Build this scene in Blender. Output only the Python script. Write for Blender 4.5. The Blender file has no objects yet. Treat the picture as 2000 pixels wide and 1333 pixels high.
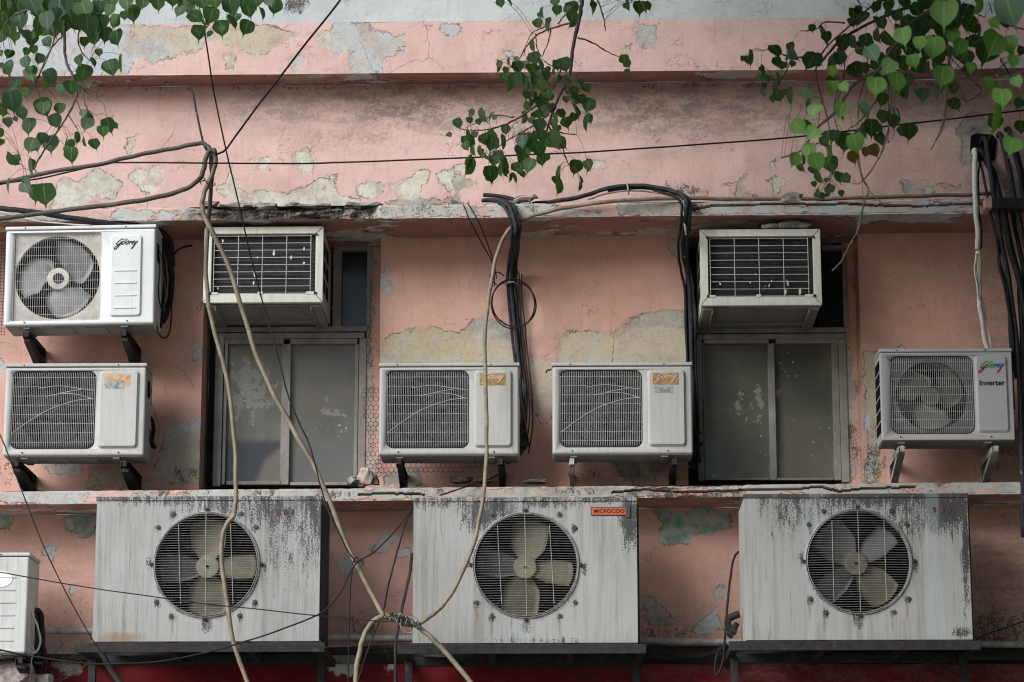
import bpy, math, random
import numpy as np
from mathutils import Vector, Matrix, noise as mnoise
from mathutils.geometry import tessellate_polygon
random.seed(7); np.random.seed(7)
sc = bpy.context.scene
col = sc.collection
R = math.radians

# ------------------------------------------------------------------ camera, sky, sun, exposure
F = 5300.0
PITCH = math.atan((1900 - 666.5) / F)
YAW = math.atan(120 / F * math.cos(PITCH))
CAM = Vector((0, -15.4, 1.6))
RC = Matrix.Rotation(YAW, 3, 'Z') @ Matrix.Rotation(math.pi / 2 + PITCH, 3, 'X')
cd = bpy.data.cameras.new('camera'); co = bpy.data.objects.new('camera', cd); col.objects.link(co)
co.location = CAM; co.rotation_euler = RC.to_euler()
cd.sensor_width = 36; cd.lens = F * 36 / 2000; cd.clip_start = .1; cd.clip_end = 500
cd.dof.use_dof = True; cd.dof.focus_distance = 15.5; cd.dof.aperture_fstop = 3.5
sc.camera = co

w = bpy.data.worlds.new('World'); sc.world = w; w.use_nodes = True
nt = w.node_tree
SUN_EL, SUN_AZ = R(31), R(-42)          # azimuth measured from the street side (-Y), negative = from the left
sky = nt.nodes.new('ShaderNodeTexSky'); sky.sky_type = 'NISHITA'; sky.sun_disc = False
sky.sun_elevation = SUN_EL; sky.sun_rotation = math.pi + SUN_AZ * -1
sky.air_density = 1.0; sky.dust_density = 1.2; sky.ozone_density = 2.0
bg = nt.nodes['Background']; bg.inputs['Strength'].default_value = .098
nt.links.new(sky.outputs[0], bg.inputs[0])
sl = bpy.data.lights.new('sun', 'SUN'); so = bpy.data.objects.new('sun', sl); col.objects.link(so)
sl.energy = 3.7; sl.angle = R(40); sl.color = (1, 1, .99)
sd = Vector((math.sin(SUN_AZ) * math.cos(SUN_EL), -math.cos(SUN_AZ) * math.cos(SUN_EL), math.sin(SUN_EL)))
so.rotation_euler = sd.to_track_quat('Z', 'Y').to_euler(); so.location = (-5, -10, 12)
vs = sc.view_settings; vs.view_transform = 'Standard'; vs.look = 'None'; vs.gamma = 1; vs.exposure = .22
sc.cycles.max_bounces = 5; sc.cycles.diffuse_bounces = 3; sc.cycles.glossy_bounces = 2; sc.cycles.transmission_bounces = 3; sc.cycles.adaptive_threshold = .02; sc.cycles.filter_width = 1.15; sc.cycles.transparent_max_bounces = 8
sc.render.resolution_x = 1024; sc.render.resolution_y = 682

def P(px, py, Y):
    d = RC @ Vector(((px - 1000) / F, -(py - 666.5) / F, -1))
    return CAM + d * ((Y - CAM.y) / d.y)

# ------------------------------------------------------------------ mesh builder
class MB:
    def __init__(s): s.v = []; s.f = []; s.mi = []; s.m = 0
    def add(s, vs, fs):
        n = len(s.v); s.v += [tuple(v) for v in vs]; s.f += [tuple(i + n for i in f) for f in fs]; s.mi += [s.m] * len(fs); return s
    def box(s, a, b):
        x0, y0, z0 = a; x1, y1, z1 = b
        return s.add([(x0,y0,z0),(x1,y0,z0),(x1,y1,z0),(x0,y1,z0),(x0,y0,z1),(x1,y0,z1),(x1,y1,z1),(x0,y1,z1)],
                     [(0,3,2,1),(4,5,6,7),(0,1,5,4),(1,2,6,5),(2,3,7,6),(3,0,4,7)])
    def bar(s, p, q, wx, wy, up=(0, 0, 1)):
        p = Vector(p); q = Vector(q); d = (q - p).normalized(); a = d.cross(Vector(up))
        if a.length < 1e-4: a = d.cross(Vector((0, 1, 0)))
        a.normalize(); b = d.cross(a)
        o = [a*wx/2+b*wy/2, -a*wx/2+b*wy/2, -a*wx/2-b*wy/2, a*wx/2-b*wy/2]
        return s.add([p+k for k in o]+[q+k for k in o], [(0,1,2,3),(7,6,5,4),(0,4,5,1),(1,5,6,2),(2,6,7,3),(3,7,4,0)])
    def tube(s, pts, r, n=8, closed=False):
        pts = [Vector(p) for p in pts]; m = len(pts)
        rs = r if isinstance(r, (list, tuple)) else [r] * m
        t0 = (pts[1] - pts[0]).normalized(); a = t0.cross(Vector((0, 1, 0)))
        if a.length < .05: a = t0.cross(Vector((1, 0, 0)))
        a.normalize(); vs_ = []
        for i in range(m):
            if closed: t = (pts[(i+1) % m] - pts[i-1]).normalized()
            else: t = (pts[min(i+1, m-1)] - pts[max(i-1, 0)]).normalized()
            a = (a - t * a.dot(t)); a = a.normalized() if a.length > 1e-6 else t.orthogonal().normalized()
            b = t.cross(a)
            vs_ += [pts[i] + (a*math.cos(2*math.pi*k/n) + b*math.sin(2*math.pi*k/n))*rs[i] for k in range(n)]
        fs = []
        for i in range(m if closed else m-1):
            j = (i+1) % m
            fs += [(i*n+k, i*n+(k+1) % n, j*n+(k+1) % n, j*n+k) for k in range(n)]
        if not closed: fs += [tuple(range(n-1, -1, -1)), tuple((m-1)*n+k for k in range(n))]
        return s.add(vs_, fs)
    def disc(s, c, r, t, n=32, axis='y'):      # short cylinder along y, front at c.y
        cx, cy, cz = c
        v = [(cx+r*math.cos(2*math.pi*k/n), cy, cz+r*math.sin(2*math.pi*k/n)) for k in range(n)]
        v += [(x, cy+t, z) for x, _, z in v]
        f = [tuple(range(n)), tuple(range(2*n-1, n-1, -1))] + [(k, k+n, (k+1) % n+n, (k+1) % n) for k in range(n)]
        return s.add(v, f)
    def holed(s, outer, inner, y, y2):         # plate in XZ with a hole, thickness y..y2 (closed)
        vo = [Vector((a, 0, b)) for a, b in outer]; vi = [Vector((a, 0, b)) for a, b in inner]
        tri = tessellate_polygon([[Vector((p.x, p.z, 0)) for p in vo], [Vector((p.x, p.z, 0)) for p in vi]])
        al = vo + vi; n = len(al); no = len(vo)
        f = []
        for t in tri:
            a, b, c = [al[i] for i in t]
            cr = (b.x-a.x)*(c.z-a.z) - (b.z-a.z)*(c.x-a.x)
            t = tuple(t) if cr > 0 else tuple(reversed(t))
            f.append(t); f.append(tuple(i+n for i in reversed(t)))
        for k in range(no): j = (k+1) % no; f.append((k, k+n, j+n, j))
        for k in range(no, n): j = no + (k+1-no) % (n-no); f.append((k, j, j+n, k+n))
        return s.add([(p.x, y, p.z) for p in al] + [(p.x, y2, p.z) for p in al], f)
    def build(s, name, mat, parent=None, origin=None, local=False, smooth=False, bevel=0, seg=2):
        me = bpy.data.meshes.new(name)
        if local: o = Vector((0, 0, 0))
        elif parent is not None: o = parent.location if parent.parent is None else parent.parent.location + parent.location
        else: o = Vector(origin) if origin is not None else Vector((0, 0, 0))
        me.from_pydata([(v[0]-o.x, v[1]-o.y, v[2]-o.z) for v in s.v], [], s.f)
        for m_ in (mat if isinstance(mat, list) else [mat]): me.materials.append(m_)
        if any(s.mi): me.polygons.foreach_set('material_index', s.mi)
        if smooth: me.polygons.foreach_set('use_smooth', [True]*len(me.polygons))
        me.update()
        ob = bpy.data.objects.new(name, me); col.objects.link(ob)
        if parent is not None: ob.parent = parent
        elif not local: ob.location = o
        if bevel:
            b = ob.modifiers.new('bevel', 'BEVEL'); b.width = bevel; b.segments = seg; b.limit_method = 'ANGLE'; b.angle_limit = R(40)
            if not smooth: me.polygons.foreach_set('use_smooth', [True]*len(me.polygons)); 
            wn = ob.modifiers.new('wn', 'WEIGHTED_NORMAL')
        return ob

def tag(o, label=None, cat=None, group=None, kind=None):
    if label: o['label'] = label
    if cat: o['category'] = cat
    if group: o['group'] = group
    if kind: o['kind'] = kind
    return o
def empty(name, loc, rot=(0, 0, 0)):
    o = bpy.data.objects.new(name, None); o.empty_display_size = .1; o.location = loc; o.rotation_euler = rot; col.objects.link(o); return o
def spline(pts, k=8):
    pts = [Vector(p) for p in pts]; out = []
    q = [pts[0]*2-pts[1]] + pts + [pts[-1]*2-pts[-2]]
    for i in range(1, len(q)-2):
        a, b, c, d = q[i-1:i+3]
        for j in range(k):
            t = j / k
            out.append(.5*((2*b) + (c-a)*t + (2*a-5*b+4*c-d)*t*t + (3*b-a-3*c+d)*t**3))
    out.append(pts[-1]); return out

# ------------------------------------------------------------------ materials
class M:
    def __init__(s, name):
        s.mat = bpy.data.materials.new(name); s.mat.use_nodes = True; s.nt = s.mat.node_tree
        s.b = s.nt.nodes['Principled BSDF']
        tc = s.nt.nodes.new('ShaderNodeTexCoord'); oi = s.nt.nodes.new('ShaderNodeObjectInfo')
        ad = s.nt.nodes.new('ShaderNodeVectorMath'); ad.operation = 'ADD'      # object + location: repeats do not share a pattern
        s.nt.links.new(tc.outputs['Object'], ad.inputs[0]); s.nt.links.new(oi.outputs['Location'], ad.inputs[1]); s.C = ad.outputs[0]
    def n(s, t, **kw):
        nd = s.nt.nodes.new(t)
        for k, v in kw.items(): setattr(nd, k, v)
        return nd
    def put(s, inp, v):
        if isinstance(v, bpy.types.NodeSocket): s.nt.links.new(v, inp)
        else:
            if isinstance(v, (tuple, list)) and len(v) == 3 and inp.type == 'RGBA': v = (*v, 1)
            inp.default_value = v
    def vec(s, scale=(1, 1, 1), warp=0, wscale=3.):
        mp = s.n('ShaderNodeMapping'); s.nt.links.new(s.C, mp.inputs[0]); mp.inputs['Scale'].default_value = scale
        if warp:
            nz = s.noise(wscale, 3, .6, mp.outputs[0], color=True)
            a = s.n('ShaderNodeVectorMath', operation='MULTIPLY_ADD'); s.nt.links.new(nz, a.inputs[0])
            a.inputs[1].default_value = (warp,)*3; s.nt.links.new(mp.outputs[0], a.inputs[2]); return a.outputs[0]
        return mp.outputs[0]
    def noise(s, scale, detail=4, rough=.6, v=None, color=False):
        nd = s.n('ShaderNodeTexNoise'); nd.inputs['Scale'].default_value = scale; nd.inputs['Detail'].default_value = detail; nd.inputs['Roughness'].default_value = rough
        s.nt.links.new(v if v is not None else s.C, nd.inputs['Vector'])
        return nd.outputs['Color' if color else 'Fac']
    def vor(s, scale, v=None, feature='F1'):
        nd = s.n('ShaderNodeTexVoronoi', feature=feature); nd.inputs['Scale'].default_value = scale
        s.nt.links.new(v if v is not None else s.C, nd.inputs['Vector']); return nd.outputs['Distance']
    def step(s, f, a, b, ca=0., cb=1.):
        nd = s.n('ShaderNodeMapRange', interpolation_type='SMOOTHSTEP'); s.put(nd.inputs[0], f)
        for i, x in ((1, a), (2, b), (3, ca), (4, cb)): s.put(nd.inputs[i], x)
        return nd.outputs[0]
    def math(s, op, a, b=0., c=None):
        nd = s.n('ShaderNodeMath', operation=op); s.put(nd.inputs[0], a); s.put(nd.inputs[1], b)
        if c is not None: s.put(nd.inputs[2], c)
        return nd.outputs[0]
    def mix(s, f, a, b, mode='MIX'):
        nd = s.n('ShaderNodeMix', data_type='RGBA', blend_type=mode); s.put(nd.inputs[0], f); s.put(nd.inputs[6], a); s.put(nd.inputs[7], b); return nd.outputs[2]
    def attr(s, name, out='Fac'):
        nd = s.n('ShaderNodeAttribute'); nd.attribute_name = name; return nd.outputs[out]
    def sep(s, ax):
        nd = s.n('ShaderNodeSeparateXYZ'); s.nt.links.new(s.C, nd.inputs[0]); return nd.outputs[ax]
    def bump(s, h, strength=.4, dist=.01, nrm=None):
        nd = s.n('ShaderNodeBump'); nd.inputs['Strength'].default_value = strength; nd.inputs['Distance'].default_value = dist
        s.put(nd.inputs['Height'], h)
        if nrm is not None: s.put(nd.inputs['Normal'], nrm)
        return nd.outputs[0]
    def fin(s, color, rough=.6, nrm=None, metal=0., spec=.5):
        s.put(s.b.inputs['Base Color'], color); s.put(s.b.inputs['Roughness'], rough); s.put(s.b.inputs['Metallic'], metal)
        s.b.inputs['Specular IOR Level'].default_value = spec
        if nrm is not None: s.put(s.b.inputs['Normal'], nrm)
        return s.mat

def wall_mat(name, base, base2, rnd=0., soffit=False):
    m = M(name)
    big = m.noise(1.1, 5, .55); fine = m.noise(45, 5, .65); mid = m.noise(9, 5, .6)
    paint = m.mix(m.step(big, .3, .72), base, base2)
    paint = m.mix(m.step(mid, .35, .75, 0, .35), paint, tuple(c*.82 for c in base))
    # faint streaks and scuffs
    st = m.noise(7, 6, .7, m.vec((5, 1, .5)))
    paint = m.mix(m.step(st, .52, .74, 0, .45), paint, tuple(c*.6 for c in base))
    # scuffs, flaking contour lines and blotches
    bl = m.noise(2.6, 6, .72); paint = m.mix(m.step(bl, .47, .66, 0, .42), paint, tuple(c*.66 for c in base2))
    ln = m.noise(5.5, 5, .62, m.vec((1, 1, 1.5), .06, 11)); la = m.math('ABSOLUTE', m.math('SUBTRACT', ln, .5))
    lg = m.step(m.noise(3.7, 4, .6), .53, .62)
    flk = m.math('MULTIPLY', m.step(la, .0065, .0012), lg)
    paint = m.mix(m.math('MULTIPLY', flk, .6), paint, (.13, .075, .06))
    hs = m.noise(16, 5, .75, m.vec((.45, 1, 3.2))); paint = m.mix(m.math('MULTIPLY', m.step(hs, .58, .72), m.step(m.noise(2, 3), .45, .6, 0, .4)), paint, tuple(c*.45 for c in base))
    sx2 = m.noise(70, 3, .7); paint = m.mix(m.step(sx2, .52, .75, 0, .28), paint, tuple(c*.6 for c in base))
    # trowel lines and dust specks
    sp = m.vor(38, m.vec((1, 1, 1), .03, 20))
    gate = m.noise(3.1, 3)
    specks = m.math('MULTIPLY', m.step(sp, .13, .07), m.step(gate, .52, .66))
    paint = m.mix(m.math('MULTIPLY', specks, .75), paint, (.06, .045, .04))
    edge_n = m.math('MULTIPLY_ADD', m.math('ADD', m.math('MULTIPLY', m.math('SUBTRACT', m.noise(6, 3, .6), .5), 1.1), m.math('SUBTRACT', m.noise(16, 6, .75), .5)), .10, m.math('MULTIPLY', m.math('SUBTRACT', m.noise(80, 3, .6), .5), .018))
    pe = m.math('ADD', m.attr('peel_reflect'), edge_n)
    if rnd:
        extra = m.math('MULTIPLY', m.math('SUBTRACT', m.noise(3.3, 6, .62, m.vec((.6, 1, 2.2))), 1-rnd), .25)
        pe = m.math('MAXIMUM', pe, extra)
    sf = m.step(m.noise(4.3, 4, .6), .44, .60, .0008, .022); mask = m.step(pe, m.math('MULTIPLY', sf, -1.), sf)
    rim = m.math('MULTIPLY', m.step(pe, -.005, -.001), m.step(pe, .0035, .0012))
    under = m.mix(m.step(m.noise(11, 6, .7), .38, .66), m.attr('under', 'Color'), (.46, .43, .37))
    under = m.mix(m.step(m.noise(7.5, 6, .75), .50, .60, 0, .7), under, (.42, .33, .29))
    under = m.mix(m.step(fine, .5, .75, 0, .55), under, (.16, .15, .135))
    under = m.mix(m.step(m.noise(5, 6, .75), .55, .7, 0, .5), under, (.50, .53, .56))
    c = m.mix(mask, paint, under)
    c = m.mix(m.math('MULTIPLY', rim, m.step(m.math('ADD', m.noise(22, 3), m.math('MULTIPLY', sf, -9.)), .30, .52, 0., .85)), c, (.09, .06, .05))
    # hairline cracks
    ce = m.vor(1.9, m.vec((1, 1, .8), .10, 6), 'DISTANCE_TO_EDGE')
    cg = m.step(m.noise(1.7, 3), .57, .67)
    crack = m.math('MULTIPLY', m.step(ce, .0045, .001), cg)
    c = m.mix(m.math('MULTIPLY', crack, .42), c, (.10, .065, .05))
    # black mildew
    g = m.attr('grime')
    gn = m.noise(17, 5, .8, m.vec((1, 1, .55)))
    gf = m.noise(110, 3, .7)
    gm = m.math('ADD', m.math('ADD', m.math('MULTIPLY', m.math('SUBTRACT', gn, .5), 1.7), m.math('MULTIPLY', m.math('SUBTRACT', gf, .5), 1.3)), m.math('SUBTRACT', g, .5))
    c = m.mix(m.math('MULTIPLY', m.math('MULTIPLY', m.step(gm, -.06, .14), m.step(g, .02, .2)), .85), c, (.045, .043, .042))
    soft = m.attr('stain_tone')  # soft ovals: stains and plain darker toning
    c = m.mix(m.math('MULTIPLY', soft, m.step(m.math('ADD', m.noise(6, 7, .78, m.vec((1, 1, 2.6))), m.math('MULTIPLY', m.math('SUBTRACT', fine, .5), .5)), .38, .62, .12, 1.)), c, (.19, .165, .15))
    h = m.math('ADD', m.math('MULTIPLY', m.math('SUBTRACT', 1, mask), 1.1), m.math('MULTIPLY', mid, 1.3))
    h = m.math('ADD', h, m.math('MULTIPLY', fine, .34)); h = m.math('SUBTRACT', h, m.math('MULTIPLY', flk, .5)); h = m.math('SUBTRACT', h, m.math('MULTIPLY', crack, .6))
    flake = m.math('MULTIPLY', m.step(m.vor(7, m.vec((1, 1, 1), .3, 6), 'DISTANCE_TO_EDGE'), .0, .02, 0., 1.), .25)
    h = m.math('ADD', h, m.math('MULTIPLY', flake, m.step(m.noise(2.2, 2), .5, .6)))
    return m.fin(c, m.step(mid, .2, .8, .75, .95), m.bump(h, .55, .006), spec=.25)

PINK2 = (.67, .47, .435)
mat_up = wall_mat('pink_plaster', PINK2, (.62, .41, .365))
mat_lo = wall_mat('pink_plaster_lower', (.62, .355, .285), (.63, .40, .34))
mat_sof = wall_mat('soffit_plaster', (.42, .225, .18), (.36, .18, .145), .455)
mat_par = wall_mat('parapet_paint', (.47, .50, .51), (.54, .555, .555))
mat_lip = wall_mat('ledge_plaster', (.62, .42, .36), (.60, .41, .36), .47)
mat_red = wall_mat('red_paint', (.20, .013, .018), (.13, .010, .013))
mat_drk = wall_mat('dark_plaster', (.035, .030, .030), (.07, .05, .046), .36)  # dark tone; shade under the racks is put into this colour

def painted_metal(name, basec, rough=.42, grime=.5, streak=.5, attr=False, rust=0., scale=1.):
    m = M(name)
    v = m.vec((9*scale, 3, .55), .22 if attr else 0, 1.5); st = m.noise(4, 8, .7, v); st2 = m.noise(11, 5, .75, m.vec((11*scale, 3, .35)))
    c = m.mix(m.step(m.noise(2.2, 4), .3, .7), basec, tuple(x*.9 for x in basec))
    k_ = .5 if attr else 1.
    if attr: st = m.math('MULTIPLY', st, m.step(m.noise(2.6, 4, .6, m.vec((1, 1, .6), .2)), .30, .62, .72, 1.08))
    c = m.mix(m.math('MULTIPLY', m.step(st, .45, .70), streak), c, (.33*k_, .31*k_, .255*k_))
    c = m.mix(m.math('MULTIPLY', m.step(st2, .56, .72), streak*.85), c, (.17*k_, .155*k_, .13*k_))
    if attr:
        st3 = m.noise(6, 5, .65, m.vec((4.5, 1, .16))); c = m.mix(m.math('MULTIPLY', m.step(st3, .52, .64), .38), c, (.17, .165, .145))
        st4 = m.noise(26, 4, .7, m.vec((2.2, 1, .10))); c = m.mix(m.math('MULTIPLY', m.math('MULTIPLY', m.step(st4, .56, .66), .55), m.step(m.noise(1.7, 4), .42, .6)), c, (.11, .105, .09))
    c = m.mix(m.math('MULTIPLY', m.step(m.noise(5, 5, .6), .5, .8), grime*.5), c, (.36, .35, .31))
    sp = m.vor(55); c = m.mix(m.math('MULTIPLY', m.step(sp, .16, .08), m.step(m.noise(6, 3), .52, .66, 0, grime)), c, (.08, .07, .06))
    if attr:
        g = m.attr('grime'); gn = m.noise(9, 6, .8, m.vec((3.2, 1, .8))); gf = m.noise(120, 3, .75)
        gs = m.noise(5, 5, .7, m.vec((16, 1, .7)))
        gm = m.math('ADD', m.math('ADD', m.math('MULTIPLY', m.math('SUBTRACT', gn, .5), 1.6), m.math('MULTIPLY', m.math('SUBTRACT', gf, .5), 1.5)), m.math('ADD', m.math('MULTIPLY', m.math('SUBTRACT', gs, .5), 1.1), m.math('SUBTRACT', g, .5)))
        c = m.mix(m.math('MULTIPLY', m.math('MULTIPLY', m.step(gm, -.10, .12), m.step(g, .02, .25)), .94), c, (.032, .031, .033))
        bl = m.math('MULTIPLY', m.step(m.noise(2.2, 3, .5, m.vec((2.2, 1, .35))), .56, .66), .28)
        c = m.mix(bl, c, (.42, .49, .50))
        ru = m.attr('rust'); rn = m.math('ADD', m.noise(14, 6, .7, m.vec((2, 1, .6))), m.math('SUBTRACT', ru, 1.))
        c = m.mix(m.math('MULTIPLY', m.math('MULTIPLY', m.step(rn, -.25, .35), m.step(ru, .02, .3)), .62), c, (.22, .105, .04))
    nrm = m.bump(m.math('ADD', m.noise(3, 3), m.math('MULTIPLY', m.noise(60, 3), .12)), .25, .01)
    return m.fin(c, m.step(st, .3, .8, rough, rough+.25), nrm, spec=.45)

mat_white = painted_metal('white_enamel', (.72, .74, .745), .38, .3, .16)
mat_worn = painted_metal('worn_enamel', (.56, .565, .55), .45, .8, .55)
mat_grey = painted_metal('grey_enamel', (.47, .48, .485), .4, .25, .10)
mat_offw = painted_metal('dusty_enamel', (.47, .472, .455), .45, .7, .5)
mat_cond = painted_metal('stained_cabinet', (.36, .36, .348), .5, .5, .4, True)
mat_under = painted_metal('dusty_underside', (.27, .26, .23), .7, .8, .4)
mat_wac = painted_metal('aged_cream_enamel', (.66, .66, .59), .5, .7, .35)

def simple(name, c, rough=.6, metal=0., var=.25, scale=25., bump=.3, spec=.5):
    m = M(name); n_ = m.noise(scale, 5, .65)
    cc = m.mix(m.step(n_, .3, .7), tuple(x*(1-var) for x in c), tuple(min(1, x*(1+var)) for x in c))
    return m.fin(cc, rough, m.bump(n_, bump, .004), metal, spec)
mat_black = simple('black_rubber', (.012, .012, .014), .62, 0, .5, 25, .3, .25)
def insul_mat():
    m = M('black_insulation'); n1 = m.noise(30, 5, .65); c = m.mix(m.step(n1, .3, .7), (.012, .012, .016), (.035, .036, .044))
    c = m.mix(m.math('MULTIPLY', m.step(m.noise(22, 5, .7, m.vec((1, 1, .5))), .60, .66), m.step(m.noise(3, 3), .45, .6)), c, (.42, .40, .38))
    return m.fin(c, .7, m.bump(n1, .6, .006), spec=.3)
mat_navy = insul_mat()
mat_dark = simple('dark_interior', (.006, .006, .007), .9, 0, .25, 25, .3, .1)
def steel_mat():
    m = M('dusty_steel'); n1 = m.noise(28, 5, .7); c = m.mix(m.step(n1, .3, .7), (.013, .013, .015), (.032, .029, .030))
    c = m.mix(m.math('MULTIPLY', m.step(m.noise(14, 6, .75, m.vec((1, 1, .7))), .58, .68), .5), c, (.095, .072, .07))
    return m.fin(c, .75, m.bump(n1, .4, .004), spec=.3)
mat_steel = steel_mat()
mat_wire = simple('pale_wire', (.62, .62, .60), .4, 0, .15)
mat_wireg = simple('grey_wire', (.28, .28, .265), .5, .1, .25)
mat_brkt = simple('painted_bracket', (.42, .41, .38), .55, 0, .35, 18)
mat_coil = simple('condenser_fins', (.035, .036, .04), .6, 0, .3)
mat_blade = simple('blade_plastic', (.30, .27, .19), .55, 0, .3, 7)
mat_bladeg = simple('grey_blade', (.19, .195, .20), .5, 0, .2, 7)
mat_shroud = simple('shroud_beige', (.56, .52, .47), .6, 0, .25, 8)
mat_shroudd = simple('shroud_dark', (.018, .018, .019), .85, 0, .5, 9, .3, .12)
mat_shroudg = simple('shroud_grey', (.30, .31, .31), .6, 0, .3, 9)
mat_rubble = simple('broken_concrete', (.24, .23, .215), .95, 0, .55, 16, 1.)
mat_white_pl = simple('white_insulation', (.62, .60, .54), .75, 0, .15, 40, .5)
mat_bark = simple('twig_bark', (.085, .062, .048), .85, 0, .4, 30, .8)
mat_tape = simple('aged_tape', (.38, .33, .25), .8, 0, .3)
mat_bolt = simple('rubber_stud', (.045, .045, .045), .7)

def hose_mat():
    m = M('weathered_hose'); n1 = m.noise(14, 6, .7, m.vec((1, 1, 1)))
    c = m.mix(m.step(n1, .35, .7), (.27, .222, .15), (.15, .122, .085))
    c = m.mix(m.step(m.noise(60, 3, .6), .62, .72, 0, .6), c, (.08, .065, .05))
    c = m.mix(m.math('MULTIPLY', m.attr('dirt_shade'), m.step(m.noise(9, 5, .7), .25, .5, .6, 1.)), c, (.062, .052, .042))
    return m.fin(c, .6, m.bump(m.noise(50, 4), .3, .003))
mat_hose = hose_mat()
mat_hose_d = simple('grimy_hose', (.115, .10, .08), .6, 0, .3, 30)
def frame_mat():
    m = M('grimy_aluminium'); n1 = m.noise(6, 7, .7, m.vec((1, 1, .6)))
    c = m.mix(m.step(n1, .3, .7), (.20, .185, .168), (.34, .325, .30))
    c = m.mix(m.step(m.noise(40, 4, .7), .58, .72, 0, .7), c, (.07, .06, .055))
    return m.fin(c, .6, m.bump(n1, .2, .004), .15)
mat_frame = frame_mat()
def pane_mat(name, c1, c2, seed):
    m = M(name); v = m.vec((1, 1, 1)); mp = m.n('ShaderNodeMapping'); m.nt.links.new(m.C, mp.inputs[0]); mp.inputs['Location'].default_value = (seed, 0, seed*.3)
    n1 = m.noise(2.4, 5, .6, mp.outputs[0])
    c = m.mix(m.step(n1, .3, .7), c1, c2)
    so = m.attr('stain_tone'); sm = m.math('MULTIPLY', m.step(m.math('ADD', m.noise(17, 5, .6, mp.outputs[0]), m.math('MULTIPLY', m.math('SUBTRACT', so, .7), .22)), .49, .525), m.step(so, .02, .15))
    c = m.mix(m.math('MULTIPLY', sm, .6), c, (.34, .335, .31))
    dr = m.vor(34, m.vec((1, 1, .6), .12, 9)); dg = m.step(m.noise(4.5, 4, .6, mp.outputs[0]), .48, .60)
    c = m.mix(m.math('MULTIPLY', m.step(dr, .15, .08), dg), c, (.55, .55, .54))
    c = m.mix(m.step(m.attr('peel_reflect'), -.025, .025), c, m.attr('under', 'Color'))  # reflection in the lower panes put into the glass colour
    return m.fin(c, m.step(n1, .3, .7, .16, .32), m.bump(n1, .05, .01), spec=.5)
mat_pane1 = pane_mat('dusty_glass', (.125, .12, .10), (.19, .175, .14), 1.3)
mat_pane2 = pane_mat('dark_dusty_glass', (.085, .085, .070), (.14, .13, .098), 4.1)
mat_glass = simple('dark_glass', (.012, .013, .017), .18, 0, .4, 4, .02)

def leaf_mat():
    m = M('leaf'); t = m.attr('tone'); a = m.mix(t, (.022, .060, .015), (.09, .19, .035))
    pale = m.attr('pale'); a = m.mix(pale, a, (.065, .11, .08))
    a = m.mix(m.step(m.noise(18, 3), .3, .7, 0, .35), a, (.03, .06, .025))
    a = m.mix(m.step(m.attr('rib'), .90, .99, 0, .55), a, (.20, .30, .12))
    a = m.mix(m.attr('brown'), a, (.20, .10, .045))
    m.put(m.b.inputs['Base Color'], a); m.b.inputs['Roughness'].default_value = .5
    m.b.inputs['Specular IOR Level'].default_value = .22
    tr = m.n('ShaderNodeBsdfTranslucent'); m.put(tr.inputs[0], m.mix(.5, a, (.12, .28, .02)))
    mx = m.n('ShaderNodeMixShader'); mx.inputs[0].default_value = .3
    m.nt.links.new(m.b.outputs[0], mx.inputs[1]); m.nt.links.new(tr.outputs[0], mx.inputs[2])
    m.nt.links.new(mx.outputs[0], m.nt.nodes['Material Output'].inputs[0]); return m.mat
mat_leaf = leaf_mat()

# ------------------------------------------------------------------ painted fields on gridded walls
UC = {'w': (.60, .575, .50), 'c': (.50, .425, .31), 'y': (.45, .38, .24), 'b': (.44, .475, .51), 'g': (.30, .29, .27), 't': (.13, .25, .22), 'd': (.085, .082, .08), 's': (.45, .45, .43), 'm': (.48, .36, .28)}
def sdf(poly, X, Z):
    n = len(poly); d = np.full(X.shape, 1e9); ins = np.zeros(X.shape, bool)
    for i in range(n):
        x0, z0 = poly[i]; x1, z1 = poly[(i+1) % n]
        ex, ez = x1-x0, z1-z0; wx, wz = X-x0, Z-z0
        t = np.clip((wx*ex+wz*ez)/(ex*ex+ez*ez+1e-12), 0, 1)
        d = np.minimum(d, np.hypot(wx-ex*t, wz-ez*t))
        c = ((z0 > Z) != (z1 > Z)); xx = (x1-x0)*(Z-z0)/((z1-z0) if abs(z1-z0) > 1e-12 else 1e-12)+x0
        ins ^= c & (X < xx)
    return np.where(ins, d, -d)
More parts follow.
